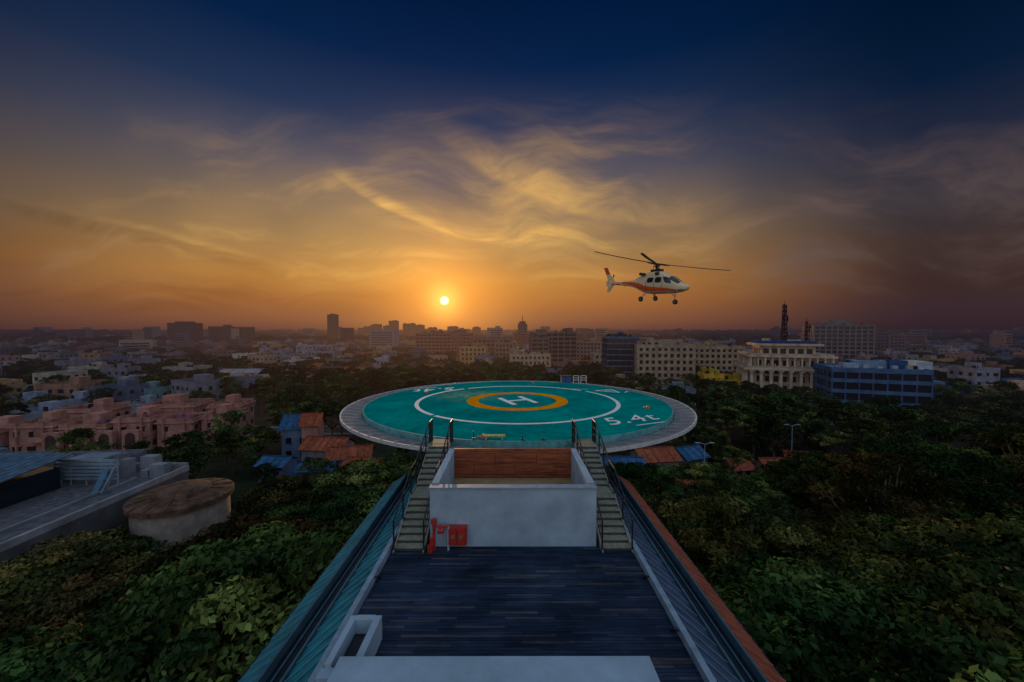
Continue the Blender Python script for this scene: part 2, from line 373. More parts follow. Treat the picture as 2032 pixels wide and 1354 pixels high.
def stz(y):
    if y<11.3: return 23.5
    if y<13.3: return 23.5+(y-11.3)/2*0.85
    if y<13.95: return 24.35
    if y<16.3: return 24.35+(y-13.95)/2.35*0.85
    return 25.2
M_riser=mat('dark_riser_steel',col=(0.05,0.055,0.05),rough=.7)  # dark steel plates between the treads
for cx in (-3.0,3.10):
    st=empty('metal_staircase'); g=Acc(); wd=0.82
    n=8
    for k in range(n): 
        g.box(cx,11.3+0.25*k+0.14,23.5+0.106*(k+1)-0.035,23.5+0.106*(k+1),wd,0.27)
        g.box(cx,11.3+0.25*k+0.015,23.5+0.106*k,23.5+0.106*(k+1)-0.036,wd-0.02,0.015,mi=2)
    g.box(cx,13.62,24.29,24.352,wd,0.68)
    for k in range(n):
        g.box(cx,13.95+0.29*k+0.16,24.35+0.106*(k+1)-0.035,24.35+0.106*(k+1),wd,0.30)
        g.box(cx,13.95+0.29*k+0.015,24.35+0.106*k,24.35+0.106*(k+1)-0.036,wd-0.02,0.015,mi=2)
    g.box(cx,16.75,25.12,25.19,wd,0.7)
    for sx_ in (-1,1):
        xx=cx+sx_*(wd/2+0.025)
        for ya,yb_ in ((11.2,13.3),(13.3,13.95),(13.95,16.3)): g.beam((xx,ya,stz(ya)-0.04),(xx,yb_,stz(yb_)-0.04),0.035,0.2,mi=1)
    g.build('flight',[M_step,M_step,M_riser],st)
    g=Acc()
    for sx_ in (-1,1):
        xx=cx+sx_*(wd/2+0.03)
        ys=[11.25,12.25,13.25,14.0,14.8,15.6,16.3,16.9]
        for yy in ys: g.tube((xx,yy,stz(yy)-0.05),(xx,yy,stz(yy)+0.92),0.026,n=6)
        for a_,b_ in zip(ys[:-1],ys[1:]):
            for hh in (0.92,0.62,0.32): g.tube((xx,a_,stz(a_)+hh),(xx,b_,stz(b_)+hh),0.026 if hh>.9 else 0.012,n=6)
        for j in range(5): g.tube((xx,16.35+0.11*j,25.2),(xx,16.35+0.11*j,26.12),0.016,n=5)
    g.build('railing',[M_black],st)

# ================================================================== HELIPAD
pad=empty('helipad'); PX,PY,PZ,PR=0.40,26.5,25.2,9.85
def padc(q,b,pos):
    n=q.noise(pos,0.35,6,0.65); n2=q.noise(pos,3,5,0.6)
    c=q.ramp(n,[(0.3,(0.0,0.20,0.185)),(0.5,(0.0,0.285,0.25)),(0.66,(0.0,0.37,0.31)),(0.8,(0.02,0.42,0.33))])
    dd=q.vm('LENGTH',q.vm('SUBTRACT',pos,(-3.0,28.6,25.2)),out=1)
    wf=q.m('MULTIPLY',q.mr(dd,3.4,0.2,smooth=True),q.mr(q.noise(pos,2.2,6,0.7),0.40,0.58))
    c=q.mix(q.m('MULTIPLY',wf,0.8),c,(0.32,0.42,0.18,1))
    st=q.mr(q.noise(q.mapping(pos,rot=(0,0,.5),sc=(.5,3,1)),1.2,5,.7),.52,.72)
    c=q.mix(q.m('MULTIPLY',st,0.3),c,(0.0,0.15,0.15,1))
    return q.scale(c,q.mr(n2,0.3,0.7,0.8,1.2))
M_pad=mat('green_pad_paint',custom=padc,rough=0.9,spec=0.0)
M_yel=mat('yellow_road_paint',col=(1.0,0.33,0.0),rough=0.9,var=0.2,nscale=3,spec=0.0)
M_wp=mat('white_road_paint',col=(0.85,0.88,0.86),rough=0.8,var=0.2,nscale=4,spec=0.1)
M_edge=mat('pad_rim',col=(0.14,0.36,0.36),rough=0.6,var=0.35,nscale=3,spec=.1)
def netc(q,b,pos):
    n=q.noise(pos,1.2,4,0.6)
    return q.ramp(n,[(0.3,(0.18,0.19,0.20)),(0.6,(0.31,0.30,0.30)),(0.8,(0.42,0.35,0.29))])
M_net=mat('safety_net',custom=netc,rough=0.9,spec=.1)
g=Acc(); N=128
g.face([(PX+PR*math.cos(2*math.pi*k/N),PY+PR*math.sin(2*math.pi*k/N),PZ) for k in range(N)])
g.ring(PX,PY,PR,PZ,PR,PZ-0.30,N,mi=1)
g.build('surface',[M_pad,M_edge],pad)
g=Acc(); g.ring(PX,PY,PR,PZ+0.004,PR-0.05,PZ+0.004,N); g.build('edge_line',[M_edge],pad)
g=Acc()
for a0,a1 in ((0.0,0.62),(0.70,2.2),(2.26,3.9),(3.94,6.283)):
    g.ring(PX,PY,6.80,PZ+0.005,6.54,PZ+0.005,48,a0=a0,a1=a1)
def bar(x,y,ang,l,wd_,z=PZ+0.006):
    c_,s2=math.cos(ang),math.sin(ang)
    g.face([(PX+x+i*l/2*c_-j*wd_/2*s2,PY+y+i*l/2*s2+j*wd_/2*c_,z) for i,j in ((-1,-1),(1,-1),(1,1),(-1,1))])
ha_=math.radians(24)
def hb(lx,ly,l,wd_,extra=0,z=PZ+0.006): bar(lx*math.cos(ha_)-ly*math.sin(ha_),lx*math.sin(ha_)+ly*math.cos(ha_),ha_+extra,l,wd_,z)
hb(-0.78,0,2.7,0.36,math.pi/2); hb(0.78,0,2.7,0.36,math.pi/2); hb(0,0,1.19,0.36)
bar(6.75,-6.62,math.radians(24),1.9,0.10); bar(-7.3,5.7,math.radians(204),1.7,0.10)
for i_,(p,q_) in enumerate((((6.2,4.2),(7.6,4.9)),((7.6,4.9),(7.9,3.3)),((7.9,3.3),(6.2,4.2)))):
    bar((p[0]+q_[0])/2,(p[1]+q_[1])/2,math.atan2(q_[1]-p[1],q_[0]-p[0]),math.dist(p,q_),0.16,PZ+0.006+i_*.002)
bar(5.2,5.0,math.radians(-15),1.2,0.12); bar(8.5,3.6,math.radians(60),0.8,0.12)
bar(7.05,4.1,math.radians(60),.7,.1,PZ+.013); bar(7.35,4.1,math.radians(120),.7,.1,PZ+.014); bar(7.2,4.0,0,.3,.1,PZ+.015)
g.build('white_markings',[M_wp],pad)
def txt(s,x,y,ang,size,nm,shear=0.0,z=PZ+0.007):
    cu=D.curves.new(nm,'FONT'); cu.body=s; cu.size=size; cu.align_x='CENTER'; cu.align_y='CENTER'; cu.offset=0.006; cu.space_character=1.12; cu.shear=shear
    o=link_ob(D.objects.new(nm,cu)); o.location=(PX+x,PY+y,z); o.rotation_euler=(0,0,ang); cu.materials.append(M_wp); o.parent=pad
    return o
txt('5.4t',5.85,-5.75,math.radians(24),1.95,'mass_marking',0.35)
txt('5.4t',-6.4,4.9,math.radians(204),1.95,'mass_marking_far',0.35)
g=Acc(); g.ring(PX,PY,3.42,PZ+0.005,2.66,PZ+0.005,96); g.build('yellow_circle',[M_yel],pad)
g=Acc()
g.ring(PX,PY,PR+0.02,PZ-0.30,11.0,PZ-0.12,N,mi=0)
g.ring(PX,PY,11.0,PZ-0.12,11.09,PZ-0.10,N,mi=1); g.ring(PX,PY,11.09,PZ-0.10,11.09,PZ-0.27,N,mi=1)
g.ring(PX,PY,11.09,PZ-0.27,10.2,PZ-0.6,N,mi=2); g.ring(PX,PY,10.2,PZ-0.6,3.2,PZ-2.6,N,mi=2); g.ring(PX,PY,3.2,PZ-2.6,2.4,0,N,mi=2)
for k in range(72):
    an=2*math.pi*k/72; c_,s2=math.cos(an),math.sin(an)
    g.beam((PX+c_*(PR+0.02),PY+s2*(PR+0.02),PZ-0.27),(PX+c_*11.0,PY+s2*11.0,PZ-0.09),0.035,0.04,mi=3)
for rr in (10.15,10.45,10.75): g.ring(PX,PY,rr,PZ-0.3+0.157*(rr-PR)+0.012,rr+0.025,PZ-0.3+0.157*(rr-PR)+0.014,N,mi=2)
g.build('safety_net_skirt',[M_net,mat('rim_steel',col=(0.52,0.54,0.55),rough=0.6,var=0.2),M_conc,mat('net_frame',col=(0.36,0.35,0.33),rough=0.7,var=0.2)],pad)
M_or=mat('orange_plastic',col=(0.85,0.16,0.02),rough=0.4,var=0.1)
for k,(x,y,q) in enumerate(((-1.65,-9.2,1),(8.0,-2.6,.9),(-6.9,3.4,.7),(1.6,8.9,.6),(-5.4,8.0,.6))):
    g=Acc(); g.tube((PX+x,PY+y,PZ),(PX+x,PY+y,PZ+0.07*q),0.14*q,0.13*q,12); g.tube((PX+x,PY+y,PZ+0.07*q),(PX+x,PY+y,PZ+0.16*q),0.11*q,0.06*q,12)
    g.tube((PX+x-.16*q,PY+y,PZ+.02),(PX+x-.28*q,PY+y,PZ+0.05),0.06*q,n=6,mi=0); g.build('perimeter_light',[M_or,M_black])
g=Acc()
for (x,y,hh) in ((-2.05,-9.4,0.35),(0.1,-9.6,0.2),(1.0,-9.6,0.12)):
    g.tube((PX+x,PY+y,PZ),(PX+x-0.03,PY+y,PZ+hh),0.02,n=6); g.box(PX+x,PY+y,PZ+0.004,PZ+0.05,0.16,0.12)
g.build('foam_nozzle',[M_black])
g=Acc(); g.box(PX-1.15,PY-9.55,PZ+0.16,PZ+0.21,0.95,0.2)
for sx_ in (-0.35,0.35): g.box(PX-1.15+sx_,PY-9.55,PZ+0.002,PZ+0.16,0.05,0.18)
g.build('yellow_bench',[mat('pale_yellow',col=(0.5,0.42,0.14))])
g=Acc()
for x in (5.6,6.3,):
    for dx in (-0.25,0.25): g.tube((PX+x+dx,PY+9.6,PZ-0.3),(PX+x+dx,PY+9.6,PZ+0.55),0.03,n=6)
    for zz in (0.15,0.35,0.55): g.tube((PX+x-0.25,PY+9.6,PZ+zz),(PX+x+0.25,PY+9.6,PZ+zz),0.025,n=6)
g.build('access_ladder_rail',[M_wp])
g=Acc(); g.box(PX+4.7,PY+9.9,PZ-0.6,PZ+0.5,0.9,0.6,mi=0); g.box(PX+4.7,PY+9.9,PZ+0.5,PZ+0.56,1.0,0.7,mi=1)
for i in (-1,0,1): g.tube((PX+4.7+i*0.3,PY+9.9,PZ+0.56),(PX+4.7+i*0.3,PY+9.9,PZ+0.8),0.04,n=6,mi=1)
g.build('equipment_cabinet',[mat('blue_paint',col=(0.03,0.10,0.22)),M_black])

# ================================================================== HELICOPTER
heli=empty('helicopter')
ST=[(3.90,-.30,-.36,.03),(3.82,-.18,-.50,.20),(3.5,-.05,-.65,.42),(3.05,.10,-.76,.58),(2.6,.38,-.82,.69),(2.2,.64,-.85,.75),(1.8,.80,-.87,.79),
(1.4,.87,-.88,.81),(.9,.89,-.88,.81),(.3,.89,-.88,.81),(-.5,.87,-.86,.79),(-1.2,.80,-.76,.72),(-1.9,.70,-.54,.58),(-2.5,.62,-.30,.43),
(-3.2,.56,-.10,.32),(-4.5,.51,.08,.24),(-5.8,.49,.20,.17),(-6.8,.47,.28,.08)]
def sect(x):
    ss=ST
    if x>=ss[0][0]: return ss[0][1:]
    for i in range(len(ss)-1):
        if ss[i][0]>=x>=ss[i+1][0]:
            u=(ss[i][0]-x)/(ss[i][0]-ss[i+1][0])
            p=[ss[max(i-1,0)],ss[i],ss[i+1],ss[min(i+2,len(ss)-1)]]
            r=[]
            for k in (1,2,3):
                a_,b_,c_,d_=[q[k] for q in p]
                m1=(c_-a_)/max(p[0][0]-p[2][0],1e-4)*(p[1][0]-p[2][0]); m2=(d_-b_)/max(p[1][0]-p[3][0],1e-4)*(p[1][0]-p[2][0])
                r.append((2*u**3-3*u*u+1)*b_+(u**3-2*u*u+u)*m1+(-2*u**3+3*u*u)*c_+(u**3-u*u)*m2)
            return r
    return ss[-1][1:]
def surf(x,an,off=0):
    tp,bt,hw=sect(x); zc=(tp+bt)/2; hh=(tp-bt)/2+off; hw=hw+off; e=2/2.7
    c_,s2=math.cos(an),math.sin(an)
    return (x,-hw*abs(c_)**e*(1 if c_>0 else -1),zc+hh*abs(s2)**e*(1 if s2>0 else -1))
g=Acc(); xs=list(np.linspace(3.9,-6.8,64)); n=32
for x in xs:
    for k in range(n): g.v.append(surf(x,2*math.pi*(k+0.5)/n))
for i in range(len(xs)-1):
    for k in range(n):
        g.f.append((i*n+k,i*n+(k+1)%n,(i+1)*n+(k+1)%n,(i+1)*n+k)); g.c.append((1,1,1)); g.m.append(0)
g.f.append(tuple(range(n-1,-1,-1))); g.c.append((1,1,1)); g.m.append(0)
M_hw=mat('white_paint_golden_light',col=(0.98,0.72,0.42),rough=0.35,var=0.05,coat=0.3)  # white body with warm golden light put into its base colour
M_hr=mat('red_stripe_paint',col=(0.95,0.12,0.03),rough=0.4,var=0.05,coat=0.1)
M_hd=mat('dark_mechanism',col=(0.03,0.028,0.026),rough=0.5)
M_hg=mat('cockpit_glass',col=(0.02,0.022,0.028),rough=0.06,var=0.0,coat=.5)
M_hs=mat('bare_metal',col=(0.4,0.36,0.3),rough=0.35,metal=0.8)
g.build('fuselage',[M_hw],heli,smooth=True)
def patch(g,x0,x1,a0,a1,off,mi,k=0.0,sl=0.0,nu=14,nv=8,a0b=None,a1b=None):
    for side in (1,-1):
        P={}
        for i in range(nu+1):
            for j in range(nv+1):
                u=-1+2*i/nu; v=-1+2*j/nv
                uu=u*math.sqrt(1-k*v*v/2); vv=v*math.sqrt(1-k*u*u/2)
                fu=(uu+1)/2; lo=a0+((a0b if a0b is not None else a0)-a0)*fu; hi=a1+((a1b if a1b is not None else a1)-a1)*fu
                an=math.radians(lo+(hi-lo)*(vv+1)/2); x=x0+(x1-x0)*fu+sl*vv
                p=surf(x,an,off); P[i,j]=(p[0],p[1]*side,p[2])
        for i in range(nu):
            for j in range(nv):
                q_=[P[i,j],P[i+1,j],P[i+1,j+1],P[i,j+1]]
                g.face(q_ if side<0 else q_[::-1],mi=mi)
g=Acc()
patch(g,3.05,2.02,34,86,.014,0,k=0.35)
patch(g,2.25,1.45,6,48,.014,0,k=0.4,sl=-0.15)
patch(g,1.2,0.42,6,46,.014,0,k=0.35)
patch(g,0.2,-0.6,8,46,.014,0,k=0.35)
patch(g,3.45,2.95,-38,-20,.012,0,k=0.5)
g.build('windows',[M_hg],heli,smooth=True)
g=Acc()
patch(g,2.9,-1.0,-42,-21,.009,0,nu=30,a0b=-35,a1b=-2)
patch(g,-1.0,-4.6,-35,-2,.009,0,nu=24,a0b=-5,a1b=38)
patch(g,1.6,-1.6,-58,-50,.009,0,nu=24)
patch(g,-4.9,-6.5,-30,40,.009,0,nu=10)
patch(g,1.34,1.31,-40,60,.018,1,nu=1); patch(g,0.33,0.30,-40,60,.018,1,nu=1); patch(g,-0.72,-0.75,-40,60,.018,1,nu=1)
g.build('livery_stripes',[M_hr,M_hd],heli,smooth=True)
g=Acc(); cw=[(1.7,.75,.80,.15),(1.3,.80,1.05,.42),(.8,.8,1.22,.52),(.1,.8,1.28,.56),(-.6,.78,1.24,.55),(-1.3,.72,1.10,.48),(-2.0,.66,.92,.36),(-2.7,.56,.66,.15)]
n=16
for (x,zb,zt_,hw) in cw:
    for k in range(n):
        an=math.pi*k/(n-1); g.v.append((x,hw*abs(math.cos(an))**.7*(1 if math.cos(an)>0 else -1),zb-0.05+(zt_-zb+.05)*math.sin(an)**.7))
for i in range(len(cw)-1):
    for k in range(n-1): g.f.append((i*n+k,i*n+k+1,(i+1)*n+k+1,(i+1)*n+k)); g.c.append((1,1,1)); g.m.append(0)
g.build('engine_cowling',[M_hw],heli,smooth=True)
g=Acc()
for sy in (-1,1):
    g.tube((-1.0,sy*.50,1.0),(-1.6,sy*.72,1.12),0.15,0.14,12); g.tube((0.75,sy*.50,1.02),(0.35,sy*.56,1.02),0.13,0.16,12)
g.tube((0.15,0,1.2),(0,0,1.95),0.24,0.12,14); g.tube((0,0,1.72),(0,0,1.80),0.36,0.36,16); g.tube((0,0,1.95),(0,0,2.05),0.17,0.1,12)
for k in range(4):
    an=math.radians(45+90*k); g.tube((.3*math.cos(an),.3*math.sin(an),1.35),(.32*math.cos(an),.32*math.sin(an),1.78),.03,n=6)
g.box(0.1,0,1.22,1.45,1.2,0.6)
g.build('rotor_mast',[M_hd],heli,smooth=False)
rot=D.objects.new('main_rotor',None); link_ob(rot); rot.parent=heli; rot.location=(0,0,1.95)
rot.rotation_mode='AXIS_ANGLE'; rot.rotation_axis_angle=(math.radians(11),math.cos(math.radians(124)),math.sin(math.radians(124)),0)
g=Acc(); RB=7.0
for k in range(4):
    an=math.radians(26+90*k); c_,s2=math.cos(an),math.sin(an)
    def pt(r,cw_,z): return (r*c_-cw_*s2,r*s2+cw_*c_,z)
    g.tube((0.1*c_,0.1*s2,0),(0.95*c_,0.95*s2,0.05),0.10,0.07,8,mi=0)
    prev=None
    for r in np.linspace(0.9,RB,9):
        z=0.05+0.08*(r/RB)+ 0.22*(r/RB)**2; cc=0.17 if r<RB*0.95 else 0.10
        if r<1.3: cc=0.10
        sec=[pt(r,-cc,z-.03),pt(r,0.0,z+0.04),pt(r,cc,z+0.04),pt(r,0.0,z-0.03)]
        if prev:
            for q in range(4): g.face([prev[q],prev[(q+1)%4],sec[(q+1)%4],sec[q]],mi=0)
        prev=sec
    g.face(prev,mi=1)
g.build('blades',[M_hd,M_hw],rot)
g=Acc()
def fin(pts,th,ax,mi):
    A_=[];B_=[]
    for p in pts:
        v=Vector(p); o=Vector((0,th/2,0)) if ax=='y' else Vector((0,0,th/2)); A_.append(v-o);B_.append(v+o)
    g.face(A_,mi=mi); g.face(B_[::-1],mi=mi)
    for i in range(len(pts)): j=(i+1)%len(pts); g.face([A_[j],A_[i],B_[i],B_[j]],mi=mi)
fin([(-5.55,0,.42),(-6.55,0,1.35),(-7.15,0,1.35),(-6.75,0,.35)],.09,'y',0); fin([(-6.55,0,1.35),(-7.0,0,2.1),(-7.55,0,2.1),(-7.15,0,1.35)],.09,'y',1)
fin([(-5.9,0,.28),(-6.7,0,-.55),(-7.1,0,-.55),(-6.75,0,.35)],.08,'y',0)
for sy in (-1,1): fin([(-4.9,sy*.15,.30),(-5.05,sy*1.45,.30),(-5.75,sy*1.45,.30),(-5.8,sy*.12,.30)],.07,'z',0)
for sy in (-1,1): fin([(-5.05,sy*1.46,.05),(-5.2,sy*1.46,.62),(-5.75,sy*1.46,.62),(-5.75,sy*1.46,.05)],.05,'y',0)
g.tube((-6.75,0,.45),(-6.75,.32,.45),.09,n=10,mi=2)
for k in range(2):
    an=math.radians(60+180*k); g.beam((-6.75,.34,.45),(-6.75+1.0*math.cos(an),.34,.45+1.0*math.sin(an)),.03,.16,mi=2)
g.build('tail_fins_and_rotor',[M_hw,M_hr,M_hd],heli)
g=Acc()
def wheel(x,y,z,r,w_):
    g.tube((x,y-w_/2,z),(x,y+w_/2,z),r,r,18,mi=0); g.tube((x,y-w_/2-.01,z),(x,y+w_/2+.01,z),r*.5,r*.5,12,mi=1)
for sy in (-1,1):
    g.tube((-0.9,sy*.6,-.62),(-1.0,sy*1.12,-1.2),.06,.05,8,mi=1); g.tube((-0.5,sy*.6,-.7),(-1.0,sy*1.10,-1.15),.035,n=6,mi=1); wheel(-1.02,sy*1.22,-1.32,.25,.17)
g.tube((2.3,0,-.7),(2.32,0,-1.5),.06,.045,8,mi=1); g.tube((1.8,0,-.78),(2.3,0,-1.2),.03,n=6,mi=1); wheel(2.32,.09,-1.66,.22,.10); wheel(2.32,-.09,-1.66,.22,.10)
g.build('landing_gear',[M_hd,M_hs],heli)
heli.scale=(0.78,0.80,0.88)
heli.rotation_euler=(math.radians(4),math.radians(3),math.radians(-57))
heli.location=(12.2,33,33.80)

# ================================================================== BUILDINGS
def building(acc,x,y,w_,d_,h_,rot,col,floors,bays,sb=None,band=0.42,glasscol=(0.02,0.03,0.05),z0=0,pier=0.35,proud=0.35,bcol=None,roofcol=(0.13,0.13,0.13)):
    bcol=bcol or col
    acc.box(x,y,z0,h_-0.1,w_-2*proud,d_-2*proud,rot,glasscol,1)
    fh=(h_-z0)/floors; sb=sb or max(2,int(round(bays*d_/w_)))
    for k in range(floors+1):
        za=z0+k*fh-(fh*band*0.5 if k else 0); zb_=z0+k*fh+fh*band*0.5
        if k==floors: za=h_-fh*band*0.7; zb_=h_+0.7
        acc.box(x,y,za,zb_,w_,proud+0.02,rot,bcol,0,o=(0,-d_/2+proud/2)); acc.box(x,y,za,zb_,w_,proud+0.02,rot,bcol,0,o=(0,d_/2-proud/2))
        for sx_ in (-1,1): acc.box(x,y,za,zb_,proud+0.02,d_-2*proud-0.04,rot,bcol,0,o=(sx_*(w_/2-proud/2),0))
    pw=pier*w_/bays; pd=pier*d_/sb
    for k in range(bays+1):
        ox=-w_/2+0.03+pw/2+(w_-0.06-pw)*k/bays
        acc.box(x,y,z0,h_-0.05,pw,proud-0.05,rot,col,0,o=(ox,-(d_/2-proud/2-0.04)))
    for k in range(sb+1):
        oy=-d_/2+0.05+pd/2+(d_-0.1-pd)*k/sb
        for sx_ in (-1,1): acc.box(x,y,z0,h_-0.06,proud-0.05,pd,rot,col,0,o=(sx_*(w_/2-proud/2-0.04),oy))
    acc.box(x,y,h_-0.12,h_+0.05,w_-2*proud-0.05,d_-2*proud-0.05,rot,roofcol,2)
    rr=random.Random(int(x*13+y*7))
    for k in range(rr.randint(3,6)):
        ww=rr.uniform(1.5,w_*0.22); acc.box(x,y,h_+0.05,h_+rr.uniform(1.2,3.2),ww,rr.uniform(2,4),rot,tuple(c_*rr.uniform(.6,1.0) for c_ in col),0,o=(rr.uniform(-.38,.38)*w_,rr.uniform(-.3,.3)*d_))
    for k in range(rr.randint(2,5)):
        ox=rr.uniform(-.4,.4)*w_; oy=rr.uniform(-.4,.1)*d_; c_,s2=math.cos(rot),math.sin(rot)
        px_,py_=x+ox*c_-oy*s2,y+ox*s2+oy*c_
        acc.tube((px_,py_,h_+.05),(px_,py_,h_+1.6),0.7,0.65,8,(0.03,)*3,0)
def B1(name,*a,**k):
    g=Acc(); building(g,*a,**k); return g
R=math.radians
hb_=(0.40,0.30,0.20)
g=B1('h',76,197,27.7,15,22.2,R(-6),hb_,7,9,pier=0.45,band=0.45)
building(g,107,207,26,15,21.0,R(-6),(0.42,0.30,0.19),7,9,pier=0.45,band=0.45); g.box(92,203,0,22.6,4,12,R(-6),(0.26,0.2,0.15),0)
g.box(78,197,22.3,25.0,14,6,R(-6),(0.32,0.26,0.2),0); g.box(70,197,22.3,26.2,3,3,R(-6),(0.32,0.26,0.2),0)
for dx,hh in ((60+8,28),(84,27),(101,25.5),(112,26)): g.tube((dx,198,20),(dx,198,hh),.12,.06,5,(.05,.04,.04),0)
g.build('hotel_building',BM)
g=B1('o',57,205,16,16,26.0,R(-4),(0.03,0.06,0.10),9,5,pier=0.12,band=0.2,bcol=(0.09,0.15,0.22)); g.box(55,204,26,28,8,6,0,(0.05,0.06,0.08),0); g.build('glass_office_building',BM)
g=B1('c',31.4,296,33,18,28.0,R(5),(0.20,0.15,0.12),9,7,pier=0.15,band=0.3); g.box(22,290,26.5,30.5,7,8,0,(0.18,0.13,0.11),0); g.box(43,290,27,31.5,4,8,0,(0.15,0.11,0.10),0)
building(g,20,284,13,14,24,R(5),(0.17,0.13,0.12),8,3,pier=0.2); g.build('concrete_office_building',BM)
g=B1('s',13,455,11,11,36,0,(0.20,0.12,0.10),11,4); g.box(13,455,36,40,7,7,0,(0.16,0.10,0.08),0); g.tube((13,455,40),(13,455,48),.5,.15,6,(0.08,0.06,0.06),0); g.build('slim_tower',BM)
g=B1('cr',12,256,26,14,14.0,R(3),(0.50,0.36,0.24),4,9,pier=0.5); building(g,4,262,9,10,16.5,R(3),(0.5,0.34,0.22),4,3,pier=.5); g.build('apartment_building',BM)
g=B1('rb',-65.7,386,54,16,26.5,R(-3),(0.38,0.17,0.11),8,14,pier=0.2,band=0.45); building(g,-52,384,12,14,28,R(-3),(0.27,0.14,0.12),8,4)
for i in range(6): g.box(-86+i*8,386,26.5,26.5+2+i%3,3,5,0,(.25,.14,.12),0)
g.build('brick_office_building',BM)
g=B1('b2',-17.6,366,37,16,21.5,R(4),(0.24,0.15,0.12),6,9); g.tube((-12,366,21),(-12,366,33),.4,.1,6,(0.08,0.06,0.06),0); g.build('office_building',BM)
g=B1('b3',-28,295,20,12,17,R(-5),(0.50,0.30,0.13),5,6,pier=.5); g.build('apartment_building',BM)
g=B1('t1',-508,610,35,25,40,0,(0.11,0.08,0.09),12,9); g.box(-508,610,40,43,20,15,0,(0.1,0.07,0.08),0); g.build('tower_block',BM)
g=B1('t2',-299,656,13.4,13,55,0,(0.12,0.08,0.08),16,4); g.build('tower_block',BM)
g=B1('t3',275,330,43,22,33.5,R(-14),(0.24,0.20,0.185),10,10,pier=0.25,band=.3); g.box(275,330,33.5,38.5,17,10,R(-14),(0.24,0.2,0.18),0); g.box(260,331,33.5,35.5,8,8,R(-14),(0.2,0.16,0.15),0); g.build('tower_block',BM)
g=B1('t4',395,430,26,18,27,R(-14),(0.16,0.13,0.13),8,7,pier=0.25); building(g,430,440,16,16,24,R(-10),(0.2,0.16,0.15),7,4); g.build('tower_block',BM)
for (x,y,w_,h_,cl) in ((66,330,24,20,(.3,.21,.16)),(100,300,22,17,(.36,.27,.2)),(140,330,26,19,(.26,.2,.17)),(-5,330,16,19,(.33,.22,.16)),(180,290,20,15,(.34,.28,.25)),(60,250,16,15,(.4,.3,.22))):
    g=B1('m',x,y,w_,13,h_,R(random.uniform(-10,10)),cl,max(3,int(h_/3.2)),max(4,int(w_/3)),pier=.4); g.build('office_building',BM)
g=B1('w1',-193,388,34,14,14.5,R(6),(0.34,0.30,0.30),4,9,pier=.5); g.build('apartment_building',BM)
g=B1('w2',-158,330,24,12,12,R(-6),(0.26,0.24,0.28),3,7,pier=.5); g.build('apartment_building',BM)
g=B1('y',95,164,17.5,13,9.0,R(-10),(0.66,0.38,0.03),2,7,pier=.45,roofcol=(0.5,0.32,0.08)); building(g,86,168,8,9,10.8,R(-10),(0.66,0.4,0.05),3,3,pier=.5); g.build('yellow_building',BM)
g=Acc(); OX,OY,OR_=108.5,156,R(-20); cw_=(0.56,0.43,0.31); cs_=(0.64,0.50,0.37)
building(g,OX,OY,26,20,9.5,OR_,cw_,3,8,pier=.5,band=.3)
building(g,OX,OY,24,18,19.0,OR_,cw_,3,8,z0=9.6,pier=.40,band=.28)
building(g,OX,OY,18,13,23.6,OR_,cw_,1,6,z0=19.9,pier=.3,band=.3)
def rp(ox,oy): c_,s2=math.cos(OR_),math.sin(OR_); return (OX+ox*c_-oy*s2,OY+ox*s2+oy*c_)
for k in range(9):
    ox=-12.9+25.8*k/8; p=rp(ox,-11.2); g.tube((*p,0.5),(*p,14.0),0.62,0.52,12,cs_,0); g.box(*p,14.0,14.7,1.7,1.7,OR_,cw_,0); g.box(*p,0,0.6,1.7,1.7,OR_,cw_,0)
for k in range(7):
    oy=-9.4+18*k/6
    for sx_ in (-1,1): p=rp(sx_*14.2,oy); g.tube((*p,0.5),(*p,14.2),0.6,0.5,10,cs_,0)
g.box(OX,OY,14.7,15.6,31,24.6,OR_,cw_,0); g.box(OX,OY,15.6,16.2,29.6,23.4,OR_,(0.42,0.33,0.25),0)
for k in range(12):
    p=rp(-13+26*k/11,-10.6); g.box(*p,16.2,19.6,.5,.5,OR_,cs_,0)
    for sx_ in (-1,1):
        if k<8: p=rp(sx_*13.4,-10+18*k/7); g.box(*p,16.2,19.6,.5,.5,OR_,cs_,0)
g.box(OX,OY,19.6,20.3,28.6,22.4,OR_,cw_,0); g.box(OX,OY,20.3,20.9,27,21,OR_,(0.42,0.33,0.25),0)
g.box(OX,OY,23.9,24.7,22,16.5,OR_,cw_,0); g.box(OX,OY,24.7,25.6,19,14,OR_,(0.03,0.06,0.2),2)
for k in range(14):
    p=rp(-14+28*k/13,-11.9); g.tube((*p,16.2),(*p,17.3),0.22,0.1,6,cs_,0)
g.build('colonnaded_building',BM)
g=B1('bo',119,130,25,18,17.2,R(-22),(0.05,0.10,0.21),5,7,pier=.12,band=.34,bcol=(0.07,0.14,0.26),roofcol=(0.16,0.24,0.36))
g.box(119,130,17.6,19.8,10,7,R(-22),(0.20,0.30,0.42),0); g.box(110,127,17.6,19.2,4,4,R(-22),(0.3,0.38,0.48),0); g.box(130,125,7,20.0,4,9,R(-22),(0.42,0.50,0.56),0)
for k in range(6): g.box(119,130,17.6,18.4+.3*(k%3),1.4,1.4,R(-22),(.35,.42,.5),0,o=(-10+k*3.6,-6))
g.build('blue_office_building',BM)
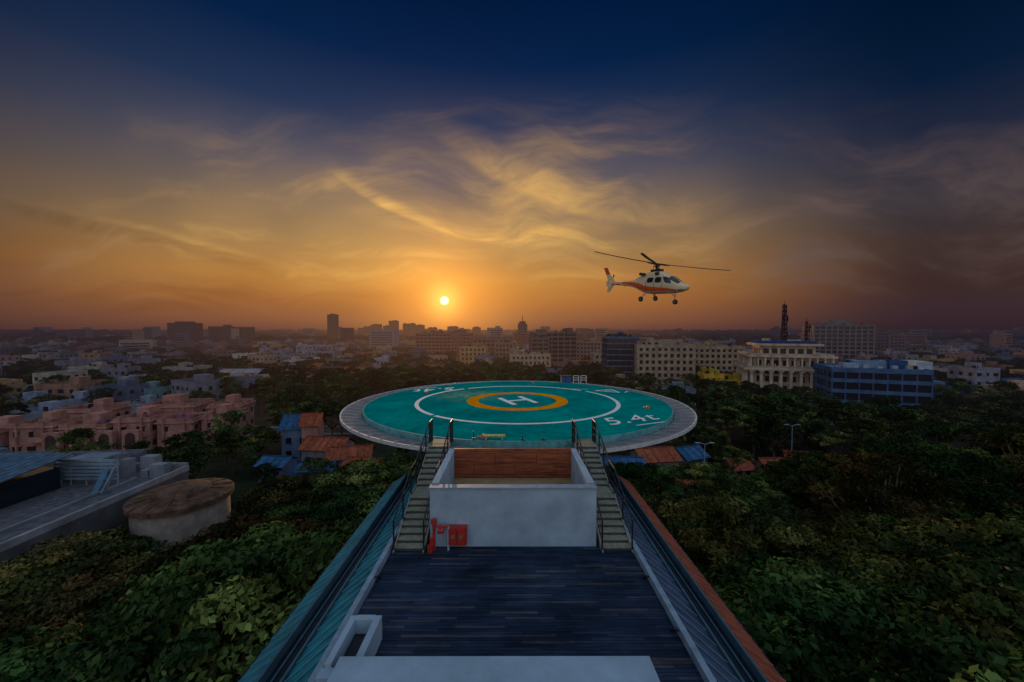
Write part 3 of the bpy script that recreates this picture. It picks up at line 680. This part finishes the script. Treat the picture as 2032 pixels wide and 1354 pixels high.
def mast(x,y,z0,zt_,w0,name,th=1.0):
    g=Acc(); n=int((zt_-z0)/2.2); P=lambda i,j,z:(x+i*(w0*(1-.6*(z-z0)/(zt_-z0))),y+j*(w0*(1-.6*(z-z0)/(zt_-z0))),z)
    cr=(0.04,0.015,0.015)
    for k in range(n):
        za=z0+(zt_-z0)*k/n; zb_=z0+(zt_-z0)*(k+1)/n; cs=((-1,-1),(1,-1),(1,1),(-1,1))
        for q in range(4):
            a_=cs[q];b_=cs[(q+1)%4]
            g.beam(P(*a_,za),P(*a_,zb_),.28*th,.28*th,cr); g.beam(P(*a_,za),P(*b_,zb_),.16*th,.16*th,cr); g.beam(P(*b_,za),P(*a_,zb_),.16*th,.16*th,cr); g.beam(P(*a_,zb_),P(*b_,zb_),.16*th,.16*th,cr)
    for k in range(16):
        zz=z0+(zt_-z0)*random.uniform(.6,.99); s=random.choice((-1,1)); g.box(x+s*1.1,y-.8,zz,zz+1.8,.5,.4,0,(0.08,0.06,0.06)); 
        if k%4==0: g.tube((x+s*.9,y-1,zz),(x+s*.9,y-1.5,zz),.7,.7,12,(0.12,0.1,0.1))
    g.tube((x,y,zt_),(x,y,zt_+2.5),.16,.07,5,cr)
    g.build(name,[M_wall])
mast(142,203,0,43,1.4,'radio_mast',1.1); mast(174,230,0,35,.9,'radio_mast',.9)
g=Acc()
for (x,w_,h_) in ((-385,30,38),(-352,22,44),(-325,26,40),(-296,20,52),(-272,30,46),(-245,26,42),(-215,22,36),(-470,26,36),(-150,26,38),(-90,20,36),(90,24,38)):
    building(g,x,1010+random.uniform(-30,60),w_,20,h_,0,(0.16,0.1,0.09),9,5)
g.build('distant_tower_blocks',BM)

def gable(acc,x,y,w_,d_,h_,rh,rot,wc,rc,ov=0.6):
    acc.box(x,y,0,h_,w_,d_,rot,wc,0)
    c_,s2=math.cos(rot),math.sin(rot); T=lambda a_,b_,z:(x+a_*c_-b_*s2,y+a_*s2+b_*c_,z)
    W=w_/2+ov; Dd=d_/2+ov; e=h_-0.25; n_=max(3,int(w_/1.2))
    for i in range(n_):
        xa=-W+2*W*i/n_; xb=-W+2*W*(i+1)/n_; k=random.uniform(.8,1.15); cc=tuple(q*k for q in rc)
        acc.face([T(xa,-Dd,e),T(xb,-Dd,e),T(xb,0,h_+rh),T(xa,0,h_+rh)],cc,2); acc.face([T(xb,Dd,e),T(xa,Dd,e),T(xa,0,h_+rh),T(xb,0,h_+rh)],cc,2)
        acc.beam(T(xa,-Dd,e+.05),T(xa,0,h_+rh+.05),.1,.08,tuple(q*.75 for q in rc),2)
    acc.beam(T(-W,0,h_+rh+.06),T(W,0,h_+rh+.06),.3,.15,tuple(q*.8 for q in rc),2)
    for s in (-1,1): acc.face([T(s*w_/2,-d_/2,h_-.01),T(s*w_/2,d_/2,h_-.01),T(s*w_/2,0,h_+rh*.95)],wc,0)
    nb=max(2,int(w_/3))
    for fl in range(max(1,int(h_/3))):
        for k in range(nb):
            ox=-w_/2+w_*(k+.5)/nb; zb_=0.9+3*fl
            acc.box(x,y,zb_,zb_+1.4,1.2,0.08,rot,(0.02,)*3,1,o=(ox,-d_/2-.02)); acc.box(x,y,zb_-.12,zb_,1.5,0.2,rot,wc,0,o=(ox,-d_/2-.05))
tile=(0.33,0.095,0.05); btin=(0.045,0.12,0.23); bwall=(.14,.2,.3)
for (x,y,w_,d_,h_,rh,ro,wc,rc) in (
 (-108,222,36,10,5,2.4,R(5),(0.4,0.33,0.3),tile),(-92,232,16,9,6,2,R(-20),(0.4,0.33,0.3),tile),(-125,214,14,9,4.5,2,R(15),(0.4,0.33,0.3),tile),
 (-50,92,6,6,7.5,2.6,R(10),bwall,btin),(-46,90,3.5,4,8.5,2.2,R(10),(0.4,0.2,0.16),tile),(-41,87,9,6,4.2,1.8,R(-8),(0.26,0.2,0.22),tile),(-34,82,8,5,3.8,1.6,R(12),(0.26,0.2,0.18),tile),
 (-47,78,5,4.5,3.6,1.0,R(-6),bwall,btin),(-29,77,7,4.5,3.4,1.2,R(-10),(0.26,0.2,0.18),tile),(-38,76,6,3.6,3.2,.9,R(4),bwall,btin),
 (20,72,8,6,5.0,1.4,R(-5),bwall,btin),(28,76,7,6,5.5,1.4,R(8),(0.26,0.2,0.18),tile),(31,67,5,4,3.4,1.5,R(0),(0.3,0.22,0.18),tile),(23,65,4.5,4.5,3.4,1.5,R(0),(0.3,0.22,0.18),tile),(36,79,5,5,4.8,1.4,R(20),bwall,btin),
 (53,77,6.5,6,2.6,1.9,R(0),(0.3,0.22,0.17),tile),(46,79,4,4,2.4,1.4,R(10),(0.3,0.22,0.17),tile),(63,83,7,4,2.4,1.4,R(-20),(0.26,0.2,0.17),tile)):
    g=Acc(); gable(g,x,y,w_,d_,h_,rh,ro,wc,rc); g.build('tiled_house' if rc==tile else 'metal_roofed_house',BM)
g=B1('ch',-129,196,24,10,6.5,R(8),(0.7,0.38,0.18),2,7,pier=.3); g.box(-141,192,0,9.5,3,3,0,(0.75,0.4,0.16),0); g.build('colonial_house',BM)
def flat(acc,x,y,w_,d_,h_,rot,col,near=False):
    acc.box(x,y,0,h_,w_,d_,rot,col,0)
    rc=tuple(min(.6,c_*random.uniform(.4,.75)) for c_ in col); acc.box(x,y,h_,h_+.02,w_-.5,d_-.5,rot,rc,2)
    for s in (-1,1):
        acc.box(x,y,h_,h_+.8,w_+.1,.2,rot,col,0,o=(0,s*(d_/2-.06))); acc.box(x,y,h_,h_+.78,.2,d_-.2,rot,col,0,o=(s*(w_/2-.06),0))
    fl=max(1,int(h_/3.1)); nb=max(2,int(w_/2.8)); ns=max(2,int(d_/3))
    for f_ in range(fl):
        zb_=f_*h_/fl+1.0
        for k in range(nb):
            if random.random()<.12: continue
            ww=random.choice((.9,1.2,1.8)); ox=-w_/2+w_*(k+.5)/nb
            acc.box(x,y,zb_,zb_+1.35,ww,.06,rot,(.02,)*3,1,o=(ox,-d_/2-.02))
            if near: acc.box(x,y,zb_+1.36,zb_+1.5,ww+.5,.5,rot,col,0,o=(ox,-d_/2-.25))
        for k in range(ns):
            for s in (-1,1): acc.box(x,y,zb_,zb_+1.35,.06,1.2,rot,(.02,)*3,1,o=(s*(w_/2+.02),-d_/2+d_*(k+.5)/ns))
        if random.random()<.5 and f_>0:
            acc.box(x,y,f_*h_/fl-.15,f_*h_/fl+.9,w_*.4,1.2,rot,tuple(min(.8,c_*1.15) for c_ in col),0,o=(random.choice((-1,1))*w_*.25,-d_/2-.6))
    if random.random()<.8: acc.box(x,y,h_,h_+2.5,w_*random.uniform(.2,.4),d_*.4,rot,col,0,o=(w_*random.uniform(-.25,.25),d_*.15))
    for k in range(random.randint(0,2)):
        ax_=x+random.uniform(-.25,.25)*w_; acc.tube((ax_,y,h_),(ax_,y,h_+1.3),.65,.6,8,(.02,.02,.02),0)
    if near:
        for k in range(5): acc.box(x,y,h_,h_+random.uniform(.5,1.2),random.uniform(.5,1.6),random.uniform(.5,1.5),rot,tuple(c_*random.uniform(.4,.9) for c_ in col),0,o=(random.uniform(-.4,.4)*w_,random.uniform(-.35,.35)*d_))
g=Acc(); pk=(0.42,0.215,0.17)
def pinkblk(x,y,w_,d_,h_,rot):
    flat(g,x,y,w_,d_,h_,rot,pk,True)
    g.box(x,y,h_-.3,h_-.001,w_+.8,d_+.8,rot,tuple(c_*1.15 for c_ in pk),0)
    for i,ox in enumerate((-w_*.3,w_*.3)): g.box(x,y,0,h_+1.2,.35,.5,rot,pk,0,o=(ox,-d_/2-.3))
for k,(x,y,w_,h_) in enumerate(((-126,95,10,6.0),(-115,97,9,7.0),(-105,99,10,6.2),(-95,101,8,7.4),(-86,103,8,6.6),(-78,106,6.5,7.0),(-118,110,12,7.8),(-98,115,13,8.2),(-84,117,8,7.8))):
    pinkblk(x,y,w_,9,h_,R(8))
for k in range(4):
    x=-109+k*5.5; yy=92.3+k*.8
    g.box(x,yy,0,5.6,3.6,1.2,R(8),pk,0)
    c_,s2=math.cos(R(8)),math.sin(R(8)); pts=[(-1.1,0.5),(1.1,0.5)]+[(1.1*math.cos(a_),4.0+1.1*math.sin(a_)) for a_ in np.linspace(0,math.pi,9)]
    g.face([(x+p*c_+.63*s2,yy+p*s2-.63*c_,q) for p,q in pts],(.08,.05,.045),0)
g.build('pink_apartment_building',BM)
for (x,y,w_,d_,h_,ro,cl) in ((-186,155,22,10,5.5,5,(.26,.34,.44)),(-164,158,16,10,6.5,-6,(.28,.36,.46)),(-146,150,12,9,7.5,4,(.2,.34,.4)),(-134,146,9,9,8,-5,(.17,.32,.34)),(-172,180,20,10,7,8,(.25,.28,.38)),
    (-120,170,16,10,6,-4,(.22,.24,.34)),(150,140,16,12,9,-10,(.13,.2,.36)),(168,170,18,12,8,6,(.36,.33,.32)),(205,190,26,12,11,-12,(.34,.3,.28)),(190,160,10,10,14,0,(.26,.26,.32)),(135,170,14,10,8,5,(.22,.24,.3)),(-160,128,14,9,7,7,(.2,.26,.34)),
    (-140,118,13,9,5.5,-4,(.26,.3,.38)),(-152,135,12,8,6,6,(.3,.34,.42)),(-125,132,14,8,5,3,(.24,.28,.34))):
    g=Acc(); flat(g,x,y,w_,d_,h_,R(ro),cl,True); g.build('flat_roofed_house',BM)
g=Acc(); gable(g,-150,225,30,12,6,1.6,R(4),(.3,.32,.35),(.36,.36,.4)); g.build('warehouse',BM)

g=Acc()
g.box(-58,35,0,12.6,36,26,0,(0.11,0.11,0.12),0); g.box(-58,35,12.6,12.63,35.2,25.2,0,(0.13,0.13,0.145),2)
g.box(-40.2,35,12.6,13.2,.35,26.3,0,(.28,.29,.31),0); g.box(-58,48.1,12.6,13.5,35.6,.35,0,(.24,.24,.27),0)
g.box(-43.6,36,12.63,12.9,.3,18,0,(.22,.23,.25),0)
g.box(-56,38.5,12.63,15.0,13,8,0,(.10,.12,.15),1); 
for i in range(8): g.box(-62+i*1.72,34.2,12.63,15.1,.15,.15,0,(.28,.3,.33),0)
g.box(-56,34.4,12.63,13.4,12.6,.1,0,(.25,.10,.06),0)
for i in range(36):
    xx=-63.5+i*.42; g.face([(xx,32.9,15.1),(xx+.40,32.9,15.12),(xx+.40,43,16.4),(xx,43,16.38)],(.13,.20,.27) if i%2 else (.09,.15,.22),2)
g.face([(-63.6,32.9,15.05),(-48.3,32.9,15.05),(-48.3,43,16.3),(-63.6,43,16.3)],(.1,.12,.14),2)
for i in range(6): g.box(-47.5,43.2+.01*i,13.3+i*.4,13.55+i*.4,7,.12,0,(.22,.29,.35),0)
for i in range(5): g.box(-51+i*1.75,43.3,12.63,15.6,.1,.1,0,(.3,.34,.38),0)
g.box(-49,45.5,12.63,15.2,4,3,0,(.2,.25,.3),0); g.box(-54,46,12.63,14.6,3,2,0,(.24,.24,.26),0); g.box(-66,46,12.63,15.6,9,3,0,(.18,.2,.24),0)
g.beam((-45.5,44,15),(-43.8,40.5,12.7),.5,.1,(.1,.2,.3)); g.beam((-44.6,44,15),(-42.9,40.5,12.7),.1,.6,(.2,.26,.32))
for i in range(7): g.tube((-63+i*2.1,30.4,12.63),(-63+i*2.1,30.4,13.1),.25,.2,8,(.3,.28,.26),0)
for i in range(14): g.box(-62+i*1.6+random.uniform(-.5,.5),46.8+random.uniform(-1,1),12.63,12.63+random.uniform(.5,2.4),random.uniform(.6,1.8),1,0,(.23,.25,.28),0)
g.build('terrace_building',BM)
g=Acc(); flat(g,-72,66,12,8,7.5,R(6),(.17,.18,.22),True); flat(g,-84,62,12,8,8.5,R(6),(.14,.16,.2),True); g.build('office_annex',BM)
M_tank=mat('tank_roof_stained',col=(0.13,0.075,0.05),rough=0.9,var=0.6,nscale=1.2,bump=0.4,spec=.1)
M_tw=mat('tank_wall',col=(0.32,0.27,0.23),rough=0.85,var=0.35,nscale=.8,spec=.1)
g=Acc(); tx,ty=-34.7,40.8; q=.86
g.ring(tx,ty,4.75*q,0,4.75*q,12.2,48,mi=1); g.ring(tx,ty,5.2*q,12.2,5.2*q,12.7,48,mi=0); g.ring(tx,ty,4.7*q,12.2,5.2*q,12.2,48,mi=0)
for (ra,za,rb,zb_) in ((5.2,12.7,4.4,12.85),(4.4,12.85,2.9,13.0),(2.9,13.0,2.75,13.35),(2.75,13.35,1.3,13.8),(1.3,13.8,0.01,14.0)): g.ring(tx,ty,ra*q,za,rb*q,zb_,48,mi=0)
for k in range(16):
    an=2*math.pi*k/16; g.beam((tx+5.1*q*math.cos(an),ty+5.1*q*math.sin(an),12.78),(tx+2.6*q*math.cos(an),ty+2.6*q*math.sin(an),13.08),.12,.08,mi=0)
g.build('water_tank',[M_tank,M_tw])
for (x,y,hh) in ((33,66,10.5),(58,80,10.2),(27,110,11),(100,96,10)):
    g=Acc(); g.tube((x,y,0),(x,y,hh),.09,.06,8); g.tube((x,y,hh),(x+.9,y,hh+.25),.05,n=6); g.box(x+1.2,y,hh+.2,hh+.32,.8,.3); g.tube((x,y,0),(x,y,.6),.16,.14,8)
    g.tube((x,y,hh),(x-.9,y,hh+.25),.05,n=6); g.box(x-1.2,y,hh+.2,hh+.32,.8,.3); g.build('street_lamp',[M_trim])

houses=[]
keyb=[(76,197,20),(107,207,20),(57,205,14),(31,296,22),(12,256,18),(-28,295,14),(107,156,24),(119,130,22),(95,164,14),(-108,222,26),(-129,196,16),(-150,225,20),(-70,244,34),(-98,106,34),
 (66,330,13),(100,300,12),(140,330,14),(-5,330,9),(180,290,11),(60,250,9)]
pal=[(.30,.28,.28),(.26,.27,.32),(.20,.23,.30),(.38,.27,.19),(.36,.21,.14),(.17,.17,.20),(.42,.37,.32),(.28,.18,.15),(.12,.15,.22),(.38,.26,.14),(.14,.13,.13)]
g=Acc(); g2=Acc()
def ok(x,y,r):
    for (a_,b_,c_) in keyb:
        if (x-a_)**2+(y-b_)**2<(c_+r)**2: return False
    return True
cnt=0
while cnt<400:
    y=random.uniform(135,460); x=random.uniform(-1.45,1.5)*y
    if not ok(x,y,7): continue
    if -0.65*y<x<0.1*y and y<235: continue
    if any((x-a_)**2+(y-b_)**2<170 for a_,b_ in houses): continue
    houses.append((x,y)); cnt+=1
    c_=random.choice(pal); k=random.uniform(.7,1.3); c_=tuple(q*k for q in c_)
    h_=random.choice((4,6.5,6.5,9.5,9.5,12))*random.uniform(.9,1.1)
    if abs(x/y)<.5 and y<200: h_=min(h_,7)
    if random.random()<.15: gable(g,x,y,random.uniform(8,16),random.uniform(7,10),h_*.6,2,random.uniform(-.4,.4),c_,random.choice((tile,tile,btin,(.25,.25,.28))))
    else: flat(g,x,y,random.uniform(7,17),random.uniform(7,13),h_,random.uniform(-.5,.5),c_)
g.build('city_houses',BM)
for k in range(3000):
    y=460*math.exp(random.random()*math.log(8)); x=random.uniform(-1.45,1.45)*y
    c_=random.choice(pal); q=random.uniform(.45,1.2); c_=tuple(v*q for v in c_)
    h_=random.choice((6,7,9,10,12,12,15)); w_=random.uniform(8,22)
    if random.random()<.06: h_=random.uniform(18,36); w_=random.uniform(12,34)
    ro=random.uniform(-.5,.5)
    g2.box(x,y,0,h_,w_,random.uniform(8,14),ro,c_,0)
    if y<1300:
        for f_ in range(int(h_/3.1)):
            g2.box(x,y,f_*3.1+1,f_*3.1+2.4,w_*.85,.3,ro,(.02,)*3,1,o=(0,-7))
    if random.random()<.5: g2.box(x,y,h_,h_+2.5,w_*.3,5,ro,c_,0,o=(random.uniform(-.3,.3)*w_,0))
g2.build('distant_city',BM)

# ================================================================== TREES
def mk_tree(name,H,Rc,ncl,nl,ls,seed,style='broad',link=True,bark=M_bark,cols=((.035,.075,.018),(.06,.11,.022),(.10,.13,.03)),asp=.28):
    r=np.random.default_rng(seed)
    cen=[];rad=[]
    if style=='broad':
        cz=H*0.62; hz=H*0.38
        for k in range(ncl):
            an=k*2.39996+r.normal(0,.2); q=math.sqrt((k+.5)/ncl); rr=Rc*q*r.uniform(.85,1.05)
            z=cz+hz*math.sqrt(max(0,1-q*q*0.92))*r.uniform(.74,1.0)-r.random()**3*H*.12
            cen.append((rr*math.cos(an),rr*math.sin(an),z)); rad.append(Rc*r.uniform(.12,.25))
    else:
        for k in range(ncl):
            z=H*(.36+.64*r.random()**.8); prof=math.sin(math.pi*min(1,max(0,(z/H-.26)/.80)))**.6
            an=r.random()*6.283; rr=Rc*prof*r.uniform(.25,1.05)
            cen.append((rr*math.cos(an),rr*math.sin(an),z)); rad.append(Rc*r.uniform(.14,.27))
    cen=np.array(cen); rad=np.array(rad)
    N_=ncl*nl; ci=np.repeat(np.arange(ncl),nl)
    dr=r.normal(size=(N_,3)); dr/=np.linalg.norm(dr,axis=1)[:,None]
    up=r.random(N_)<.7; dr[up,2]=np.abs(dr[up,2])
    rr=rad[ci]*(.4+.6*r.random(N_)**.6)
    fl=.5 if style=='broad' else .8
    pos=cen[ci]+dr*rr[:,None]*np.array([1.2,1.2,fl])
    nm=dr*.7+r.normal(size=(N_,3))*.55+np.array([0,0,.45]); nm/=np.linalg.norm(nm,axis=1)[:,None]
    tg=np.cross(nm,r.normal(size=(N_,3))); tg/=np.linalg.norm(tg,axis=1)[:,None]; bt=np.cross(nm,tg)
    L=(ls*r.uniform(.6,1.3,N_))[:,None]
    V=np.stack([pos-tg*L*.5,pos+bt*L*asp,pos+tg*L*.5,pos-bt*L*asp],axis=1).reshape(-1,3)
    F=np.arange(N_*4).reshape(-1,4)
    cc=np.array(cols); pick=(r.random(ncl)**1.3)*(len(cc)-1); base=cc[np.floor(pick).astype(int)]; nxt=cc[np.ceil(pick).astype(int)]; fr=(pick%1)[:,None]
    cl=(base*(1-fr)+nxt*fr)[ci]*r.uniform(.6,1.4,N_)[:,None]
    g=Acc()
    g.v=[tuple(v) for v in V.tolist()]; g.f=[tuple(f_) for f_ in F.tolist()]; g.c=[tuple(c_) for c_ in cl.tolist()]; g.m=[0]*N_
    tb=Vector((0,0,H*.38)); tr_=max(.12,H*.022)
    g.tube((0,0,0),tb,tr_*1.3,tr_*.9,8,mi=1)
    pick_=r.choice(ncl,min(ncl,14 if style=='broad' else 18),replace=False)
    for k in pick_:
        c_=Vector(cen[k])*(.99 if style=='broad' else 1.01); mid=tb.lerp(c_,.5)+Vector((r.normal()*.4,r.normal()*.4,-(c_.z-tb.z)*.08+.2))
        tb2=Vector((0,0,H*r.uniform(.3,.55))) if style!='broad' else tb
        g.tube(tb2,mid,tr_*.5,tr_*.3,6,mi=1,cap=False); g.tube(mid,c_,tr_*.3,tr_*.1,5,mi=1,cap=False)
        for j in range(2):
            e=c_+Vector((r.normal()*.6,r.normal()*.6,abs(r.normal())*.35)); g.tube(c_.lerp(mid,.3),e,tr_*.14,tr_*.05,4,mi=1,cap=False)
    if style!='broad': g.tube(tb,(0.2,0.1,H*.85),tr_*.85,tr_*.2,7,mi=1,cap=False)
    return g.build(name,[M_leaf,bark],link=link)
olive=((.016,.027,.009),(.043,.060,.016),(.135,.13,.036))
green=((.013,.029,.011),(.031,.062,.017),(.088,.128,.032))
redd=((.026,.032,.012),(.063,.056,.02),(.16,.11,.035))
broad=[mk_tree('t',13.2,6.6,80,170,.42,11+i,'broad',False,cols=(green,redd,green,olive)[i]).data for i in range(4)]
euc=[mk_tree('t',13.0,4.8,50,200,.38,31+i,'euc',False,bark=M_bark2,cols=(green,olive,olive,redd)[i],asp=.24).data for i in range(4)]
def place(nm,data,x,y,s,rot,sz=1):
    o=D.objects.new(nm,data); o.location=(x,y,-.1); o.scale=(s,s,s*sz); o.rotation_euler=(0,0,rot); link_ob(o); return o
def pickb(x):
    return broad[1] if (x<-22 and random.random()<.45) else random.choice((broad[0],broad[2],broad[3]))
xx=-62
while xx<-9:
    yy=10
    while yy<52:
        x=xx+random.uniform(-2,2); y=yy+random.uniform(-2,2); yy+=7.6
        if x>-10.8: x=-10.8
        if x<-34 : continue
        if (x-tx)**2+(y-ty)**2<9.5**2: continue
        s=random.uniform(.8,1.2)
        if x<-24 and y>24: s=random.uniform(.78,.9)
        place('broadleaf_tree',pickb(x),x,y,s,random.uniform(0,6.28),random.uniform(.9,1.08))
    xx+=7.6
for (x,y,s) in ((-36,15,.97),(-36.5,19,.96),(-36.8,23,.96),(-37,27,.96),(-37,31,.94),(-37.5,34.5,.84),(-42,14,1.0),(-49,17,1.0),(-40,20,.9),(-27,33,.86),(-28.5,49,.85),(-31,21,.95),(-31,27,.9)):
    place('broadleaf_tree',pickb(x),x,y,s,random.uniform(0,6.28))
xx=10.8
while xx<88:
    yy=6
    while yy<58:
        x=xx+random.uniform(-2,2); y=yy+random.uniform(-2,2); yy+=6.1
        if x>y*1.7+12: continue
        if x<10: x=10
        s=random.uniform(.78,1.25)
        k=x/max(y,1)
        if y>34 and .5<k<.85: s*=.70
        elif y>40 and k<=.5: s*=.74
        elif y>34 and k<=.9: s*=.88
        if x<16: s=min(s,.95)
        place('eucalyptus_tree' ,random.choice(euc) if random.random()<.55 else random.choice((broad[0],broad[2],broad[3])),x,y,s,random.uniform(0,6.28),random.uniform(.88,1.12))
    xx+=6.1
def instancer(root,nm,treeob,pts):
    g=Acc()
    for (x,y,s,a_) in pts:
        c_,s2=math.cos(a_)*s/2,math.sin(a_)*s/2
        g.face([(x-c_+s2,y-s2-c_,0),(x+c_+s2,y+s2-c_,0),(x+c_-s2,y+s2+c_,0),(x-c_-s2,y-s2+c_,0)])
    o=g.build(nm,[M_leaf]); o.parent=root; o.instance_type='FACES'; o.use_instance_faces_scale=True; o.instance_faces_scale=1
    o.show_instancer_for_render=False; o.show_instancer_for_viewport=False
    treeob.parent=o
dark=((.012,.024,.010),(.022,.04,.013),(.05,.065,.022))
wood=empty('woodland')
mids=[mk_tree('tree_%d'%i,12,5.4,44,70,.66,51+i,'broad' if i<2 else 'euc',True,cols=(dark,olive,dark,green)[i]) for i in range(4)]
pts=[[] for _ in mids]
ex=[(-50,92,6),(-41,87,7),(-34,82,5),(-47,78,4),(-29,77,5),(-38,76,4),(20,72,6),(28,76,5),(31,67,4),(23,65,4),(36,79,4),(-72,66,8),(-84,62,8),(-98,103,22),(-118,99,14),(-84,107,10),(PX,PY,12),(-58,35,30),(-140,118,8),(-152,135,7),(-125,132,8)]
n=0; placed=[]
while n<660:
    y=random.uniform(50,240); x=random.uniform(-1.5,1.55)*y
    if y<58 and x>5: continue
    if 42<x<68 and 60<y<84: continue
    if any((x-a_)**2+(y-b_)**2<(c_+1.5)**2 for a_,b_,c_ in ex): continue
    if not ok(x,y,-4): continue
    if y>130 and random.random()<.3 and not (-0.65*y<x<0.1*y): continue
    if any((x-a_)**2+(y-b_)**2<60 for a_,b_ in houses): continue
    if any((x-a_)**2+(y-b_)**2<24 for a_,b_ in placed): n+=.05; continue
    k=x/y
    if -.68<k<-.3 and y<78: s=random.uniform(.42,.6)
    elif y<75 and x<0: s=random.uniform(.6,.88)
    elif -60<x<50 and y<100: s=random.uniform(.45,.72)
    elif x<0 and y<100: s=random.uniform(.55,.85)
    elif k>.70 and y<128: s=random.uniform(.72,1.0)
    elif x>38 and y<118: s=random.uniform(.9,1.18)
    else: s=random.uniform(.65,1.0)
    placed.append((x,y)); pts[random.randrange(4)].append((x,y,s,random.uniform(0,6.28))); n+=1
for i,(m_,p) in enumerate(zip(mids,pts)): instancer(wood,'grove_%d'%i,m_,p)
far=empty('distant_woodland')
fm=[mk_tree('crown_%d'%i,12,7,24,36,1.35,71+i,'broad',True,cols=dark if i else olive) for i in range(3)]
pts=[[] for _ in fm]
for k in range(2300):
    y=random.uniform(170,620); x=random.uniform(-1.45,1.45)*y
    if not ok(x,y,-3) or any((x-a_)**2+(y-b_)**2<45 for a_,b_ in houses): continue
    pts[k%3].append((x,y,random.uniform(.45,.95),random.uniform(0,6.28)))
for k in range(5500):
    y=600*math.exp(random.random()*math.log(9)); x=random.uniform(-1.45,1.45)*y
    pts[k%3].append((x,y,random.uniform(.8,1.5)*(1+y/4000),random.uniform(0,6.28)))
for i,(m_,p) in enumerate(zip(fm,pts)): instancer(far,'stand_%d'%i,m_,p)
print('OBJ',len(D.objects))
